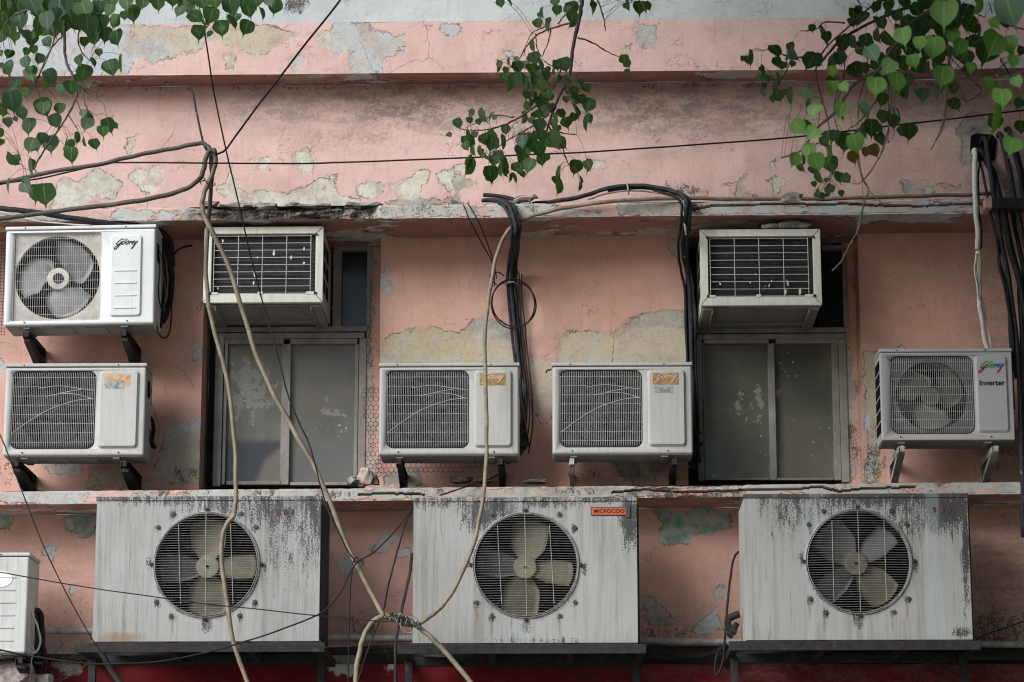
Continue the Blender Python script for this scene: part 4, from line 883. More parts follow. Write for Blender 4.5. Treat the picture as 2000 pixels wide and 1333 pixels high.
# ------------------------------------------------------------------ steel racks
def rack(x0, x1, yt, Yf, label):
    a = P(x0, yt, Yf); b = P(x1, yt, Yf); z = (a.z+b.z)/2; X0, X1 = a.x, b.x
    t = tag(empty('steel_rack', ((X0+X1)/2, Yf, z-1.)), label, 'rack', 'black steel racks under the condensers')
    mb = MB(); mb.box((X0, Yf, z-.05), (X1, Yf+.006, z)); mb.box((X0, Yf+.006, z-.006), (X1, Yf+.05, z)); mb.build('front_beam', mat_steel, t, bevel=.0015)
    mb = MB(); mb.box((X0+.06, -.30, z-.056), (X1-.06, -.25, z-.006)); mb.build('rear_beam', mat_steel, t, bevel=.0015)
    for X in (X0+.01, X0+(X1-X0)*.36, X0+(X1-X0)*.68, X1-.05):
        mb = MB(); mb.box((X, Yf+.05, z-.046), (X+.04, -.005, z-.007)); mb.build('side_arm', mat_steel, t, bevel=.0015)
    for X in (X0+.045, X1-.045):
        mb = MB(); mb.box((X-.02, -.52, z-1.0), (X+.02, -.48, z-.047)); mb.build('leg', mat_steel, t, bevel=.0015)
        mb = MB(); mb.box((X-.018, -.478, z-1.0), (X+.018, -.052, z-.96)); mb.build('foot_arm', mat_steel, t)
rack(145, 634, 1256, -.83, 'black steel rack under the condenser at left, a hose hanging past its right half')
rack(776, 1262, 1259, -.83, 'black steel rack under the condenser with the orange badge')
rack(1424, 1915, 1252, -.83, 'black steel rack under the grimiest condenser, at right')

# ------------------------------------------------------------------ hoses, cables and pipes
PX = 14.4/F
def cable(name, pts, r, mat, label, cat, group=None, parts=None, n=8, k=7, dirt_shade=0):
    q = [P(x, y, Y) for x, y, Y in pts]; s_ = spline(q, k)
    mb = MB(); rs = [r*(1+.06*mnoise.noise((i*.35, r*90, 2))) for i in range(len(s_))]
    s_ = [p+Vector((mnoise.noise((i*.21, 1, r*50)), mnoise.noise((i*.21, 5, 3)), mnoise.noise((i*.21, 9, r*70))))*r*.5 for i, p in enumerate(s_)]
    mb.tube(s_, rs, n); o = mb.build(name, mat, origin=q[0], smooth=True)
    if dirt_shade:  # grime and backlit darkness both put into the hose's first stretch
        at = o.data.attributes.new('dirt_shade', 'FLOAT', 'POINT'); at.data.foreach_set('value', [.93*min(1, max(0, (dirt_shade-i/len(s_))/.10)) for i in range(len(s_)) for _ in range(n)])
    return tag(o, label, cat, group)
def Yc(l, Y): return [(x, y, Y) if len(_) == 2 else _ for _ in l for x, y in [_[:2]]]
GH = 'thick beige hoses hanging in front of the wall'
H_ = -1.12
cable('hose', [(-60,370,H_), (0,358,H_), (100,336,H_), (190,322,H_), (250,308,H_), (300,297,H_), (350,288,H_), (390,281,H_), (405,285,H_), (411,297,H_-.01), (413,318,H_-.02), (413,350,H_-.01), (412,385,H_), (407,430,H_), (402,490,H_), (404,560,H_), (412,620,H_), (428,680,H_), (441,730,H_), (452,800,H_), (459,870,H_), (461,930,H_), (460,985,H_), (455,1010,H_), (441,1028,H_), (434,1050,H_), (433,1090,H_), (438,1140,H_), (447,1200,H_), (457,1255,H_), (470,1298,H_), (490,1350,H_)], .0125, mat_hose, 'beige hose from the upper left, hanging down past the left condenser fan', 'hose', GH, dirt_shade=.50)
H2 = -1.17
cable('hose', [(-60,440,H2), (0,428,H2), (120,412,H2), (200,402,H2), (270,393,H2), (330,380,H2), (370,365,H2), (390,350,H2), (397,335,H2), (402,312,H2), (409,297,H2), (418,294,H2), (422,308,H2+.01), (418,330,H2+.01), (405,360,H2), (397,385,H2), (395,405,H2), (403,430,H2), (428,480,H2), (452,535,H2), (475,610,H2), (500,690,H2), (530,760,H2), (565,825,H2), (605,895,H2), (640,970,H2), (672,1050,H2), (705,1120,H2), (745,1196,H2), (760,1206,H2)], .0135, mat_hose, 'beige hose looped at the upper left, running diagonally down across the left window', 'hose', GH, dirt_shade=.52)
cable('hose', [(775,1210,H2), (750,1203,H2), (728,1215,H2), (712,1240,H2), (703,1270,H2), (698,1300,H2), (693,1350,H2)], .0135, mat_hose, 'short beige hose curving down to the left from the wire tangle', 'hose', GH)
cable('hose', [(778,1200,H2+.03), (800,1214,H2+.03), (830,1235,H2), (855,1258,H2), (885,1292,H2), (935,1352,H2)], .0135, mat_hose, 'short beige hose running down to the right from the wire tangle', 'hose', GH)
cable('hose', [(785,1218,-1.15), (812,1220,-1.12), (835,1208,-1.1), (858,1190,-1.08), (880,1162,-1.05), (905,1115,-1.02), (927,1055,-1.), (941,990,-.97), (949,920,-.92), (951,850,-.85), (950,790,-.78), (947,710,-.70), (949,640,-.66), (954,585,-.62), (962,530,-.60), (973,490,-.58), (988,458,-.47), (1006,438,-.435), (1030,425,-.44), (1070,414,-.455), (1130,402,-.46), (1200,393,-.47), (1270,389,-.45), (1340,388,-.43), (1420,389,-.40), (1500,389,-.39), (1600,388,-.38), (1700,386,-.37), (1800,383,-.36), (1890,380,-.35), (1935,379,-.34)], .0115, mat_hose, 'long beige hose from the wire tangle up across the middle unit and along the ledge', 'hose', GH)
GW = 'thin black wires strung across the wall'
def wire(pts, Y, r, label, mat=None, k=7, group=GW, name='wire'):
    return cable(name, [(p[0], p[1], p[2] if len(p) > 2 else Y) for p in pts], r, mat or mat_black, label, 'wire', group, n=6, k=k)
wire([(700,-50,-3.2), (665,0,-2.6), (600,82,-2.1), (540,160,-1.7), (490,225,-1.4), (455,274), (443,290), (434,298), (422,301), (414,299)], -1.16, .0062, 'black wire rising from the hose loop to the top edge, slanting right')
wire([(360,168), (371,174), (378,188), (383,215), (390,250), (397,278), (402,292), (412,300)], -1.08, .0058, 'short grey stub of wire sticking up from the hose loop', mat_navy)
wire([(398,40,-1.9), (402,78,-1.8), (415,165,-1.7), (430,240,-1.6), (445,310,-1.5), (467,400,-1.45), (480,460,-1.4), (495,522,-1.35), (513,590), (530,650), (548,715), (565,780), (590,838), (604,868), (617,915), (630,964), (645,1005), (662,1040), (680,1078), (694,1096)], -1.3, .0042, 'thin black wire falling from the upper left foliage across the left window')
wire([(-40,360), (60,352), (140,335), (190,323), (240,318), (400,319), (520,320), (640,319), (760,314), (900,309), (1050,302), (1200,294), (1350,284), (1560,267), (1760,243), (1900,228), (2060,208)], -1.35, .0048, 'nearly level black wire crossing the whole upper wall')
wire([(-30,1262), (30,1276), (100,1288), (186,1297), (260,1296), (315,1292), (390,1278), (455,1261), (540,1233), (623,1200), (650,1176), (670,1148), (686,1115), (700,1097), (730,1078), (765,1045), (806,994)], -1.2, .0044, 'black wire sagging across the front of the left rack and rising at right')
wire([(-30,1112), (0,1118), (100,1136), (200,1152), (300,1166), (400,1180), (500,1190), (640,1205), (735,1213), (770,1214)], -1.25, .0030, 'very thin dark wire running from the lower left to the wire tangle')
wire([(-30,800), (0,850), (20,900), (45,965), (80,1055), (120,1140), (160,1215), (200,1278), (245,1345)], -1.2, .0034, 'thin black wire descending steeply at the lower left')
wire([(803,1000), (792,1022), (778,1070), (766,1115), (757,1150), (750,1190), (740,1215), (728,1245), (712,1290), (700,1330)], -1.02, .0046, 'grey black wire left of the badge condenser, passing behind the wire tangle')
wire([(804,1082,-.5), (802,1105,-.55), (795,1145,-.6), (785,1190,-.62), (778,1225,-.62), (773,1260,-.62), (772,1300,-.62), (774,1350,-.62)], -.6, .0085, 'thicker black cable hanging beside the condenser with the badge', mat_navy)
wire([(688,1108), (684,1150), (682,1200), (681,1260), (680,1345)], -1.0, .0040, 'dark wire hanging straight down left of the wire tangle')
wire([(1790,1300,-.9), (1860,1285,-.7), (1915,1245,-.5), (1960,1228,-.4), (2040,1200,-.4)], -.6, .0028, 'thin wire rising to the right edge beside the right rack')
wire([(905,400,-.44), (918,432,-.46), (938,470,-.35), (955,500,-.2), (964,522,-.12), (966,560,-.1)], -.3, .0036, 'left one of two thin wires dropping from the ledge to the cable coil')
wire([(914,398,-.44), (930,425,-.46), (944,455,-.4), (956,488,-.25), (964,512,-.12), (970,545,-.1)], -.3, .0036, 'right one of two thin wires dropping from the ledge to the cable coil')
wire([(858,968,-.42), (890,958,-.42), (930,944,-.38), (960,934,-.3), (985,922,-.2)], -.4, .0042, 'short black wire lying across the sill under the middle unit')
wire([(1442,1078,-.62), (1436,1085,-.66), (1431,1100,-.70), (1424,1150,-.70), (1419,1200,-.70), (1416,1250,-.70), (1412,1290,-.70), (1406,1312,-.70), (1399,1318,-.70), (1397,1300,-.70), (1402,1275,-.68), (1412,1268,-.6)], -.7, .0065, 'thick dark cable hanging in a loop left of the grimiest condenser')
wire([(1040,1290,-.3), (1100,1310,-.3), (1180,1340,-.3)], -.3, .0016, 'hair thin wire below the middle rack')

def multi(name, label, cat, runs, group=None, part='pipe'):
    o0 = P(*runs[0][0][0]); t = tag(empty(name, o0), label, cat, group)
    for i, (pts, r, m_) in enumerate(runs):
        mb = MB(); s_ = spline([P(*p) for p in pts], 8); s_ = [p+Vector((mnoise.noise((j*.13, i*7, 1)), mnoise.noise((j*.13, i*7, 4)), 0))*.007 for j, p in enumerate(s_)]; tp_ = isinstance(r, tuple); r = r[0] if tp_ else r
        mb.tube(s_, [r*(min(1, .35+j/28) if tp_ else 1)*(1+.10*mnoise.noise((i*3.1, j*.3, r*40))) for j in range(len(s_))], 10); mb.build(part, m_, t, smooth=True)
    return t
def off(pts, dx, dy=0, dY=0.): return [(x+dx, y+dy, Y+dY) for x, y, Y in pts]
b1 = [(941,392,-.36), (962,392,-.37), (980,394,-.42), (993,402,-.47), (1001,418,-.505), (1006,438,-.505), (1007,462,-.46), (1003,495,-.22), (999,530,-.09), (999,565,-.06), (1003,610,-.05), (1008,660,-.05), (1013,705,-.05), (1018,760,-.06), (1020,830,-.08), (1012,880,-.1)]
t = multi('pipe_bundle', 'black insulated pipes bent over the ledge edge and dropping to the middle unit', 'pipe bundle',
      [(b1, .012, mat_navy), (off(b1, 7, -1, .016), .012, mat_navy), (off(b1[2:], -7, 3, .012), .009, mat_white_pl if 0 else mat_navy), ([(944,381,-.30), (970,383,-.31), (1000,389,-.33), (1012,394,-.34)], .0125, mat_steel),
       (off(b1[8:], 14, 0, .01), .0035, mat_black), (off(b1[8:], 20, 6, .01), .004, mat_black)], None)
mb = MB(); mb.tube([P(985, 556, -.07), P(992, 552, -.10), P(1003, 551, -.10), P(1012, 556, -.07)], .006, 8); mb.build('clamp', mat_wireg, t)
# coiled cable round the bundle
q = []
for i in range(60):
    a = i/59*2*math.pi*2.15+2.2; q.append((1003+(47-7*i/59)*math.cos(a)+4*math.sin(a*.7), 592-(47+3*math.sin(i*.11))*math.sin(a)+3*i/59, -.12+.0004*i))
mb = MB(); mb.tube(spline([P(*p) for p in q], 2), .0042, 6)
mb.tube(spline([P(*p) for p in [(970,556,-.12), (960,548,-.12), (957,540,-.12), (962,533,-.12), (975,533,-.12), (985,540,-.12)]], 5), .004, 6)
tag(mb.build('cable_coil', mat_black, origin=P(1003, 592, -.12), smooth=True), 'black cable coiled in a loop beside the middle pipe bundle', 'cable coil')
b2 = [(1040,396,-.36), (1058,395,-.34), (1085,393,-.34), (1120,388,-.35), (1150,380,-.35), (1180,370,-.36), (1215,364,-.37), (1250,363,-.38), (1285,367,-.40), (1312,373,-.43), (1332,381,-.47), (1340,394,-.50), (1340,415,-.50), (1338,440,-.44), (1334,470,-.30), (1335,500,-.14), (1340,525,-.07), (1346,560,-.05), (1349,620,-.05), (1351,700,-.05), (1354,800,-.05), (1358,900,-.05)]
t = multi('pipe_bundle', 'black taped pipes arching above the ledge and running down beside the right window', 'pipe bundle',
      [(b2, (.013,), mat_navy), (off(b2[5:], 7, 4, .01), .011, mat_navy), (off(b2[4:12], -2, 10, -.01), .0055, mat_hose), (off(b2[8:], -9, 6, -.004), .008, mat_black)])
for x, y, Y in ((1226,366,-.38), (1338,445,-.47)):
    mb = MB(); mb.tube([P(x-2, y-9, Y), P(x, y-2, Y-.018), P(x+1, y+6, Y-.018), P(x+2, y+14, Y)], .005, 6); mb.build('tie', mat_tape, t)
GP = 'dark pipes'
r1 = [(1916,283,-.20), (1921,270,-.26), (1926,276,-.31), (1929,300,-.34), (1936,345,-.40), (1943,398,-.47), (1955,460,-.46), (1967,530,-.44), (1980,620,-.42), (1990,720,-.42), (1994,820,-.42), (1997,940,-.46), (1999,1050,-.44)]
t = multi('pipe_bundle', 'thick black pipes pouring out of a wall hole at the right edge', 'pipe bundle',
      [(r1, .015, mat_navy), ([(1908,290,-.2), (1926,312,-.27), (1940,340,-.34), (1955,398,-.48), (1968,455,-.48), (1984,525,-.46), (2000,590,-.45), (2020,680,-.45)], .020, mat_black),
       ([(1948,268,-.2), (1952,262,-.27), (1958,275,-.31), (1972,335,-.38), (1983,398,-.48), (1998,460,-.48), (2020,540,-.46)], .016, mat_navy),
       ([(1962,255,-.2), (1970,252,-.27), (1975,268,-.31), (1990,330,-.38), (2003,398,-.48), (2030,470,-.48)], .014, mat_black),
       ([(1906,300,-.24), (1921,345,-.36), (1931,398,-.46), (1940,440,-.47), (1952,505,-.45), (1966,560,-.44), (1972,620,-.43), (1976,720,-.42), (1980,800,-.42)], .008, mat_navy),
       ([(1950,430,-.44), (1953,470,-.44), (1952,520,-.44), (1966,575,-.44), (1976,640,-.43), (1984,740,-.42)], .010, mat_black),
       ([(1985,290,-.3), (1998,340,-.38), (2012,398,-.48)], .012, mat_navy), ([(1976,400,-.45), (1990,480,-.45), (2004,560,-.45)], .013, mat_black),
       ([(1992,560,-.40), (1998,700,-.40), (2000,900,-.42), (2001,1040,-.44)], .018, mat_black)])
mb = MB(); pbox(mb, 1938, 386, 2060, 406, -.545, -.43); mb.build('clamp_bar', mat_steel, t, bevel=.002)
mb = MB(); pbox(mb, 1924, 386, 1937.5, 406, -.54, -.43); mb.build('clamp_end', simple('painted_steel', (.50, .30, .24), .6), t, bevel=.002)
w1_ = [(1902,300,-.24), (1904,294,-.29), (1905,305,-.31), (1904,340,-.36), (1905,390,-.47), (1908,440,-.46), (1910,487,-.42)]
w2_ = [(1910,490,-.42), (1913,530,-.38), (1913,570,-.35), (1915,610,-.32), (1922,650,-.28), (1929,684,-.26)]
t = multi('pipe', 'white insulated pipe descending from the wall hole to the rightmost split unit', 'pipe', [(w1_, .0155, mat_white_pl), (w2_, .0145, mat_white_pl), ([(1907,495,-.43), (1904,520,-.41), (1909,560,-.37), (1912,585,-.35)], .006, mat_white_pl), ([(1918,580,-.34), (1925,620,-.30), (1937,684,-.26)], .005, mat_white_pl), (off(w1_[2:], 7, 0, .02), .005, mat_steel)], None, 'pipe_section')
cable('pipe', [(-60,404,-.50), (0,408,-.50), (60,414,-.50), (120,423,-.48), (180,433,-.45), (240,440,-.40), (300,446,-.3), (330,470,-.15), (338,520,-.1)], .016, mat_navy, 'dark insulated pipe sloping behind the top of the upper left unit', 'pipe')
wire([(-40,408), (0,414), (40,424), (80,433), (130,438), (180,441)], -.56, .0042, 'pale thin cable below the dark pipe at the upper left', mat_white_pl)
# hose coil and leads beside the upper left unit
t = multi('pipe_bundle', 'black hoses and leads bunched beside the upper left unit', 'pipe bundle',
      [([(300,455,-.25), (318,470,-.2), (330,500,-.15), (335,540,-.12), (333,580,-.12), (325,610,-.14), (318,628,-.2)], .018, mat_black), ([(306,470,-.25), (318,500,-.2), (322,550,-.18), (318,600,-.2), (312,640,-.25)], .012, mat_black),
       ([(306,560,-.35), (305,610,-.36), (308,645,-.36), (318,660,-.33), (328,655,-.3), (334,630,-.26), (335,590,-.2), (331,560,-.15)], .0045, mat_black), ([(308,480,-.4), (312,520,-.38), (310,560,-.38), (314,600,-.36), (321,610,-.34), (323,590,-.3)], .004, mat_steel), ([(312,490,-.38), (318,530,-.34), (324,580,-.3), (320,610,-.3)], .004, mat_hose_d)])
wire([(338,498,-.1), (348,488,-.06), (362,482,-.03), (375,480,.0)], -.05, .0055, 'short black wire going into a hole right of the upper left unit')
multi('valve_cluster', 'dark pipe valves beside the unit with the torn sticker', 'valve', [([(284,812,-.3), (296,820,-.25), (300,840,-.2), (296,860,-.2), (284,876,-.3)], .012, mat_black), ([(286,850,-.3), (298,868,-.25), (302,874,-.2)], .014, mat_black), ([(284,835,-.32), (292,845,-.28), (288,866,-.3)], .009, mat_steel)])
wire([(287,778,-.35), (296,790,-.3), (305,812,-.24), (311,835,-.2), (306,862,-.2)], -.3, .0022, 'thin brown wire beside the unit with the torn sticker', mat_hose)
wire([(286,770,-.38), (291,760,-.4), (296,763,-.4), (293,771,-.38), (287,778,-.38)], -.4, .0024, 'tiny curled wire on the side of the unit with the torn sticker')
multi('valve_cluster', 'dark valves and pipes beside the unit crossed by the beige hose', 'valve', [([(1016,840,-.3), (1026,846,-.25), (1030,862,-.2), (1020,880,-.2), (1008,896,-.25), (990,905,-.2)], .010, mat_black), ([(1014,868,-.3), (1026,870,-.28), (1034,868,-.26)], .012, mat_black), ([(1016,775,-.3), (1024,810,-.2), (1030,845,-.2)], .0045, mat_hose_d)])
multi('valve_cluster', 'dark valves beside the unit with the small grey label', 'valve', [([(1356,770,-.35), (1362,800,-.3), (1364,842,-.28), (1358,856,-.3)], .005, mat_black), ([(1356,846,-.34), (1368,846,-.32)], .010, mat_black), ([(1356,870,-.34), (1371,868,-.32)], .012, mat_black)])
multi('valve_cluster', 'dark valves on the left side of the grimiest condenser', 'valve', [([(1444,1200,-.5), (1430,1205,-.5), (1422,1212,-.5), (1425,1228,-.5), (1438,1234,-.5)], .020, mat_steel), ([(1440,1218,-.5), (1426,1236,-.5), (1432,1244,-.5)], .016, mat_black)])
# leads and white cable beside the cut-off unit
multi('pipe_bundle', 'black pipes and a white looped cable beside the cut off unit at lower left', 'pipe bundle',
      [([(62,1195,-.35), (74,1194,-.3), (80,1205,-.28), (82,1240,-.28), (84,1270,-.28), (90,1300,-.28)], .018, mat_black), ([(66,1200,-.32), (70,1240,-.3), (72,1290,-.3)], .020, mat_navy), ([(48,1140,-.5), (56,1165,-.48), (62,1195,-.45), (72,1220,-.42), (78,1245,-.4), (76,1265,-.4), (68,1275,-.42), (58,1272,-.44), (55,1255,-.44), (56,1235,-.44)], .0058, mat_white_pl),
       ([(50,1243,-.46), (62,1262,-.44), (66,1275,-.42), (60,1300,-.4), (58,1330,-.4)], .0035, mat_white_pl), ([(80,1250,-.3), (86,1280,-.3), (80,1310,-.3), (72,1340,-.3)], .006, mat_steel)])
# conduits along the wall foot
for pts, r, m_, lb in (([(-60,1230,-.06), (75,1232,-.06), (400,1240,-.06), (700,1245,-.06), (1100,1250,-.06), (1440,1254,-.06), (2060,1258,-.06)], .020, mat_brkt, 'long pink grey conduit running level behind the condensers'),
                       ([(-60,1283,-.10), (400,1281,-.10), (800,1272,-.10), (1250,1276,-.10), (1420,1282,-.12), (2060,1282,-.10)], .022, mat_steel, 'sooty thick pipe running level below the racks'),
                       ([(560,1270,-.12), (800,1264,-.12), (1000,1268,-.12), (1300,1263,-.12)], .012, mat_steel, 'thin sooty pipe above the thick one behind the middle rack')):
    cable('conduit', pts, r, m_, lb, 'pipe', 'conduits along the foot of the wall', n=10)
cable('conduit', [(1230,1268,-.2), (1290,1274,-.2), (1340,1283,-.2), (1380,1280,-.2), (1420,1262,-.25)], .014, mat_black, 'black corrugated conduit sagging between the middle and right racks', 'pipe', 'conduits along the foot of the wall')
cable('pipe', [(196,1272,-.5), (240,1345,-.9)], .018, mat_steel, 'dark slanting steel tube below the left rack', 'pipe')
mb = MB(); a, b = P(62, 1329, -.3), P(99, 1326, -.35); mb.tube([a, b], .028, 14); tag(mb.build('pipe', mat_brkt, origin=a, smooth=False), 'pale stub of pipe at the bottom left corner', 'pipe')
wire([(762,1262,-.75), (770,1300,-.7), (790,1345,-.7)], -.7, .0012, 'single wire strand hanging under the wire tangle')

# binding wires
def scribble(name, cx, cy, rx, ry, n, r, Y, mat, label, cat, seed, slope=0.):
    rd = random.Random(seed); pts = []
    for i in range(n):
        u = i/n; a = i*1.9; pts.append(P(cx+(u-.5)*2*rx+rd.uniform(-6, 6), cy+slope*(u-.5)*2*rx+ry*math.sin(a)*rd.uniform(.5, 1), Y+.035*math.cos(a)))
    mb = MB(); mb.tube(spline(pts, 6), r, 6); return tag(mb.build(name, mat, origin=P(cx, cy, Y), smooth=True), label, cat)
t = tag(empty('wire_tangle', P(782, 1212, H2)), 'knot of twisted wire binding the beige hoses together beside the badge condenser', 'wire tangle')
for i, (c, rr, sd, m_) in enumerate((((775,1207), (30, 9), 3, mat_steel), ((790,1213), (28, 11), 8, mat_wireg), ((800,1216), (22, 13), 12, mat_steel))):
    rd = random.Random(sd); pts = []
    for k in range(26): u = k/26; pts.append(P(c[0]+(u-.5)*2*rr[0]+rd.uniform(-5, 5), c[1]+(u-.5)*10+rr[1]*math.sin(k*1.9)*rd.uniform(.5, 1), H2+.04*math.cos(k*1.9)-.01))
    mb = MB(); mb.tube(spline(pts, 6), .0022 if i else .003, 6); mb.build('wire_strand', m_, t, smooth=True)
for pts in ([(795,1205), (812,1210), (815,1222), (808,1234), (795,1236), (784,1228), (780,1215)], [(742,1197), (728,1206), (716,1212)], [(800,1200), (816,1210), (812,1217)], [(817,1236), (820,1257)], [(747,1215), (748,1255), (762,1292)], [(783,1228), (787,1262), (790,1298)], [(795,1238), (790,1250)]):
    mb = MB(); mb.tube(spline([P(x, y, H2-.03) for x, y in pts], 5), .0022 if len(pts) > 3 else .0012, 5); mb.build('wire_strand', mat_wireg if len(pts) > 5 else mat_steel, t, smooth=True)
t = tag(empty('wire_tie', P(400, 355, H2)), 'rusty wire tie holding the hoses under the upper left loop', 'wire tie')
for pts in ([(386,349), (394,346), (400,350), (398,355)], [(392,356), (400,352), (406,360), (414,363), (420,361), (419,357)], [(389,352), (393,361)], [(412,362), (414,367)]):
    mb = MB(); mb.tube(spline([P(x, y, H2-.02) for x, y in pts], 5), .003, 5); mb.build('wire_strand', mat_steel, t)
t = tag(empty('wire_tie', P(694, 1096, -1.25)), 'small knot of wire where two black wires meet left of the wire tangle', 'wire tie')
mb = MB(); mb.tube(spline([P(x, y, -1.22) for x, y in ((688,1104), (692,1092), (699,1090), (697,1100), (690,1097), (702,1098), (710,1092))], 5), .0028, 5); mb.build('wire_strand', mat_black, t)

# hexagonal wire netting
def netting(poly, Y, s_, label, square=False, r=.0013):
    pp = [P(x, y, Y) for x, y in poly]; pp = [(p.x, p.z) for p in pp]; x0, x1 = min(p[0] for p in pp), max(p[0] for p in pp); z0, z1 = min(p[1] for p in pp), max(p[1] for p in pp)
    mb = MB(); ed = set()
    def ins(x, z): return sdf(pp, np.array([x]), np.array([z]))[0] > 0
    if square:
        x = x0
        while x < x1: mb.tube([(x, Y, z0), (x+.003, Y-.004, (z0+z1)/2), (x, Y, z1)], r, 4); x += s_
        z = z0
        while z < z1: mb.tube([(x0, Y, z), (x1, Y, z+.002)], r, 4); z += s_
    else:
        h = s_*math.sqrt(3); i = 0; z = z0
        while z < z1+h:
            x = x0+(s_*1.5*0 if i % 2 == 0 else h/2)
            while x < x1+h:
                c = (x, z); vs_ = [(c[0]+s_*math.cos(R(30+60*k)), c[1]+s_*math.sin(R(30+60*k))) for k in range(6)]
                if ins(*c):
                    for k in range(6):
                        a, b = vs_[k], vs_[(k+1) % 6]; key = tuple(sorted(((round(a[0], 3), round(a[1], 3)), (round(b[0], 3), round(b[1], 3)))))
                        if key in ed: continue
                        ed.add(key); w_ = lambda p: (p[0]+.002*mnoise.noise((p[0]*30, p[1]*30, 1)), Y-.02*abs(mnoise.noise((p[0]*6, p[1]*6, 2))), p[1]+.002*mnoise.noise((p[0]*30, p[1]*30, 7)))
                        mb.tube([w_(a), w_(b)], r, 4)
                x += h
            z += s_*1.5; i += 1
    tag(mb.build('wire_netting', mat_steel, origin=(x0, Y, z0)), label, 'wire netting')
netting([(706,757), (745,762), (748,925), (712,928), (722,860)], -.03, .0165, 'hexagonal wire netting hanging between the left window and the unit crossed by the hose')
netting([(735,895), (940,900), (935,915), (860,922), (800,920), (765,935), (735,928)], -.05, .0165, 'hexagonal wire netting crumpled under the unit crossed by the hose')
netting([(-30,480), (9,480), (9,655), (-30,655)], -.1, .020, 'square wire netting at the left edge beside the upper left unit', True)
netting([(20,1278), (80,1275), (76,1312), (40,1318)], -.30, .016, 'hexagonal wire netting under the cut off unit at the lower left')

# ------------------------------------------------------------------ rubble
def rock(c, s_, seed, label, grp='lumps of broken concrete lying on ledges', flatb=True, mat=None):
    import bmesh
    bm = bmesh.new(); bmesh.ops.create_icosphere(bm, subdivisions=2, radius=1)
    for v in bm.verts:
        p = v.co.copy(); k = 1+.45*mnoise.noise(p*1.4+Vector((seed, 0, 0)))+.45*mnoise.noise(p*3.5+Vector((0, seed, 0)))
        q = Vector([math.copysign(abs(a)**.7, a) for a in p])*k; v.co = Vector((q.x*s_[0], q.y*s_[1], max(q.z, -.75)*s_[2]))
    me = bpy.data.meshes.new('rubble'); bm.to_mesh(me); bm.free(); me.materials.append(mat or mat_rubble)
    o = bpy.data.objects.new('concrete_lump', me); col.objects.link(o); o.location = c; return tag(o, label, 'rubble', grp, 'thing')
def on(px, py, Y, dz=0): p = P(px, py, Y); p.z += dz; return p
rock(on(695, 941, -.28), (.055, .05, .03), 1, 'grey lump of rubble at the sill corner, left of the pink one')
rock(on(714, 934, -.30), (.038, .04, .055), 4, 'pinkish upright chunk of plaster on the sill beside the netting', mat=simple('pink_chunk', (.42, .33, .29), .9, 0, .3))
rock(on(729, 938, -.27), (.03, .03, .035), 6, 'dark lump of rubble on the sill beside the netting')
rock(on(1545, 388, -.385), (.065, .03, .034), 9, 'grey wedge of broken plaster lying on the upper ledge')
rock(on(1507, 443, -.33), (.052, .03, .022), 11, 'left piece of the concrete slab on the right window unit')
rock(on(1546, 441, -.33), (.090, .03, .026), 15, 'right larger piece of the concrete slab on the right window unit')
rock(on(1045, 941, -.25), (.07, .04, .012), 17, 'flat grey flake on the sill right of the middle unit')
rock(on(900, 938, -.15), (.06, .05, .022), 19, 'dark lump in the shade under the middle unit')
rock(on(945, 938, -.13), (.045, .05, .022), 23, 'smaller dark lump in the shade under the middle unit')
rock(on(20, 1322, -.35), (.16, .1, .07), 27, 'big grey pink lump at the bottom left corner', mat=simple('pink_lump', (.33, .28, .26), .9, 0, .35))
for i, (x, y) in enumerate(((410,401), (520,406), (620,405), (690,404), (725,402), (460,404), (575,402))): rock(on(x, y, -.36), (.05+.02*(i % 3), .04, .016+.006*(i % 2)), 31+i, ['small dark fragment above the hose crossing on the broken ledge', 'flat dark fragment above the left window unit on the broken ledge', 'dark fragment on the middle of the broken ledge', 'block like dark fragment near the right end of the broken ledge', 'last dark fragment at the right end of the broken ledge', 'low dark fragment right of the hose crossing on the broken ledge', 'dark fragment just left of the middle of the broken ledge'][i])

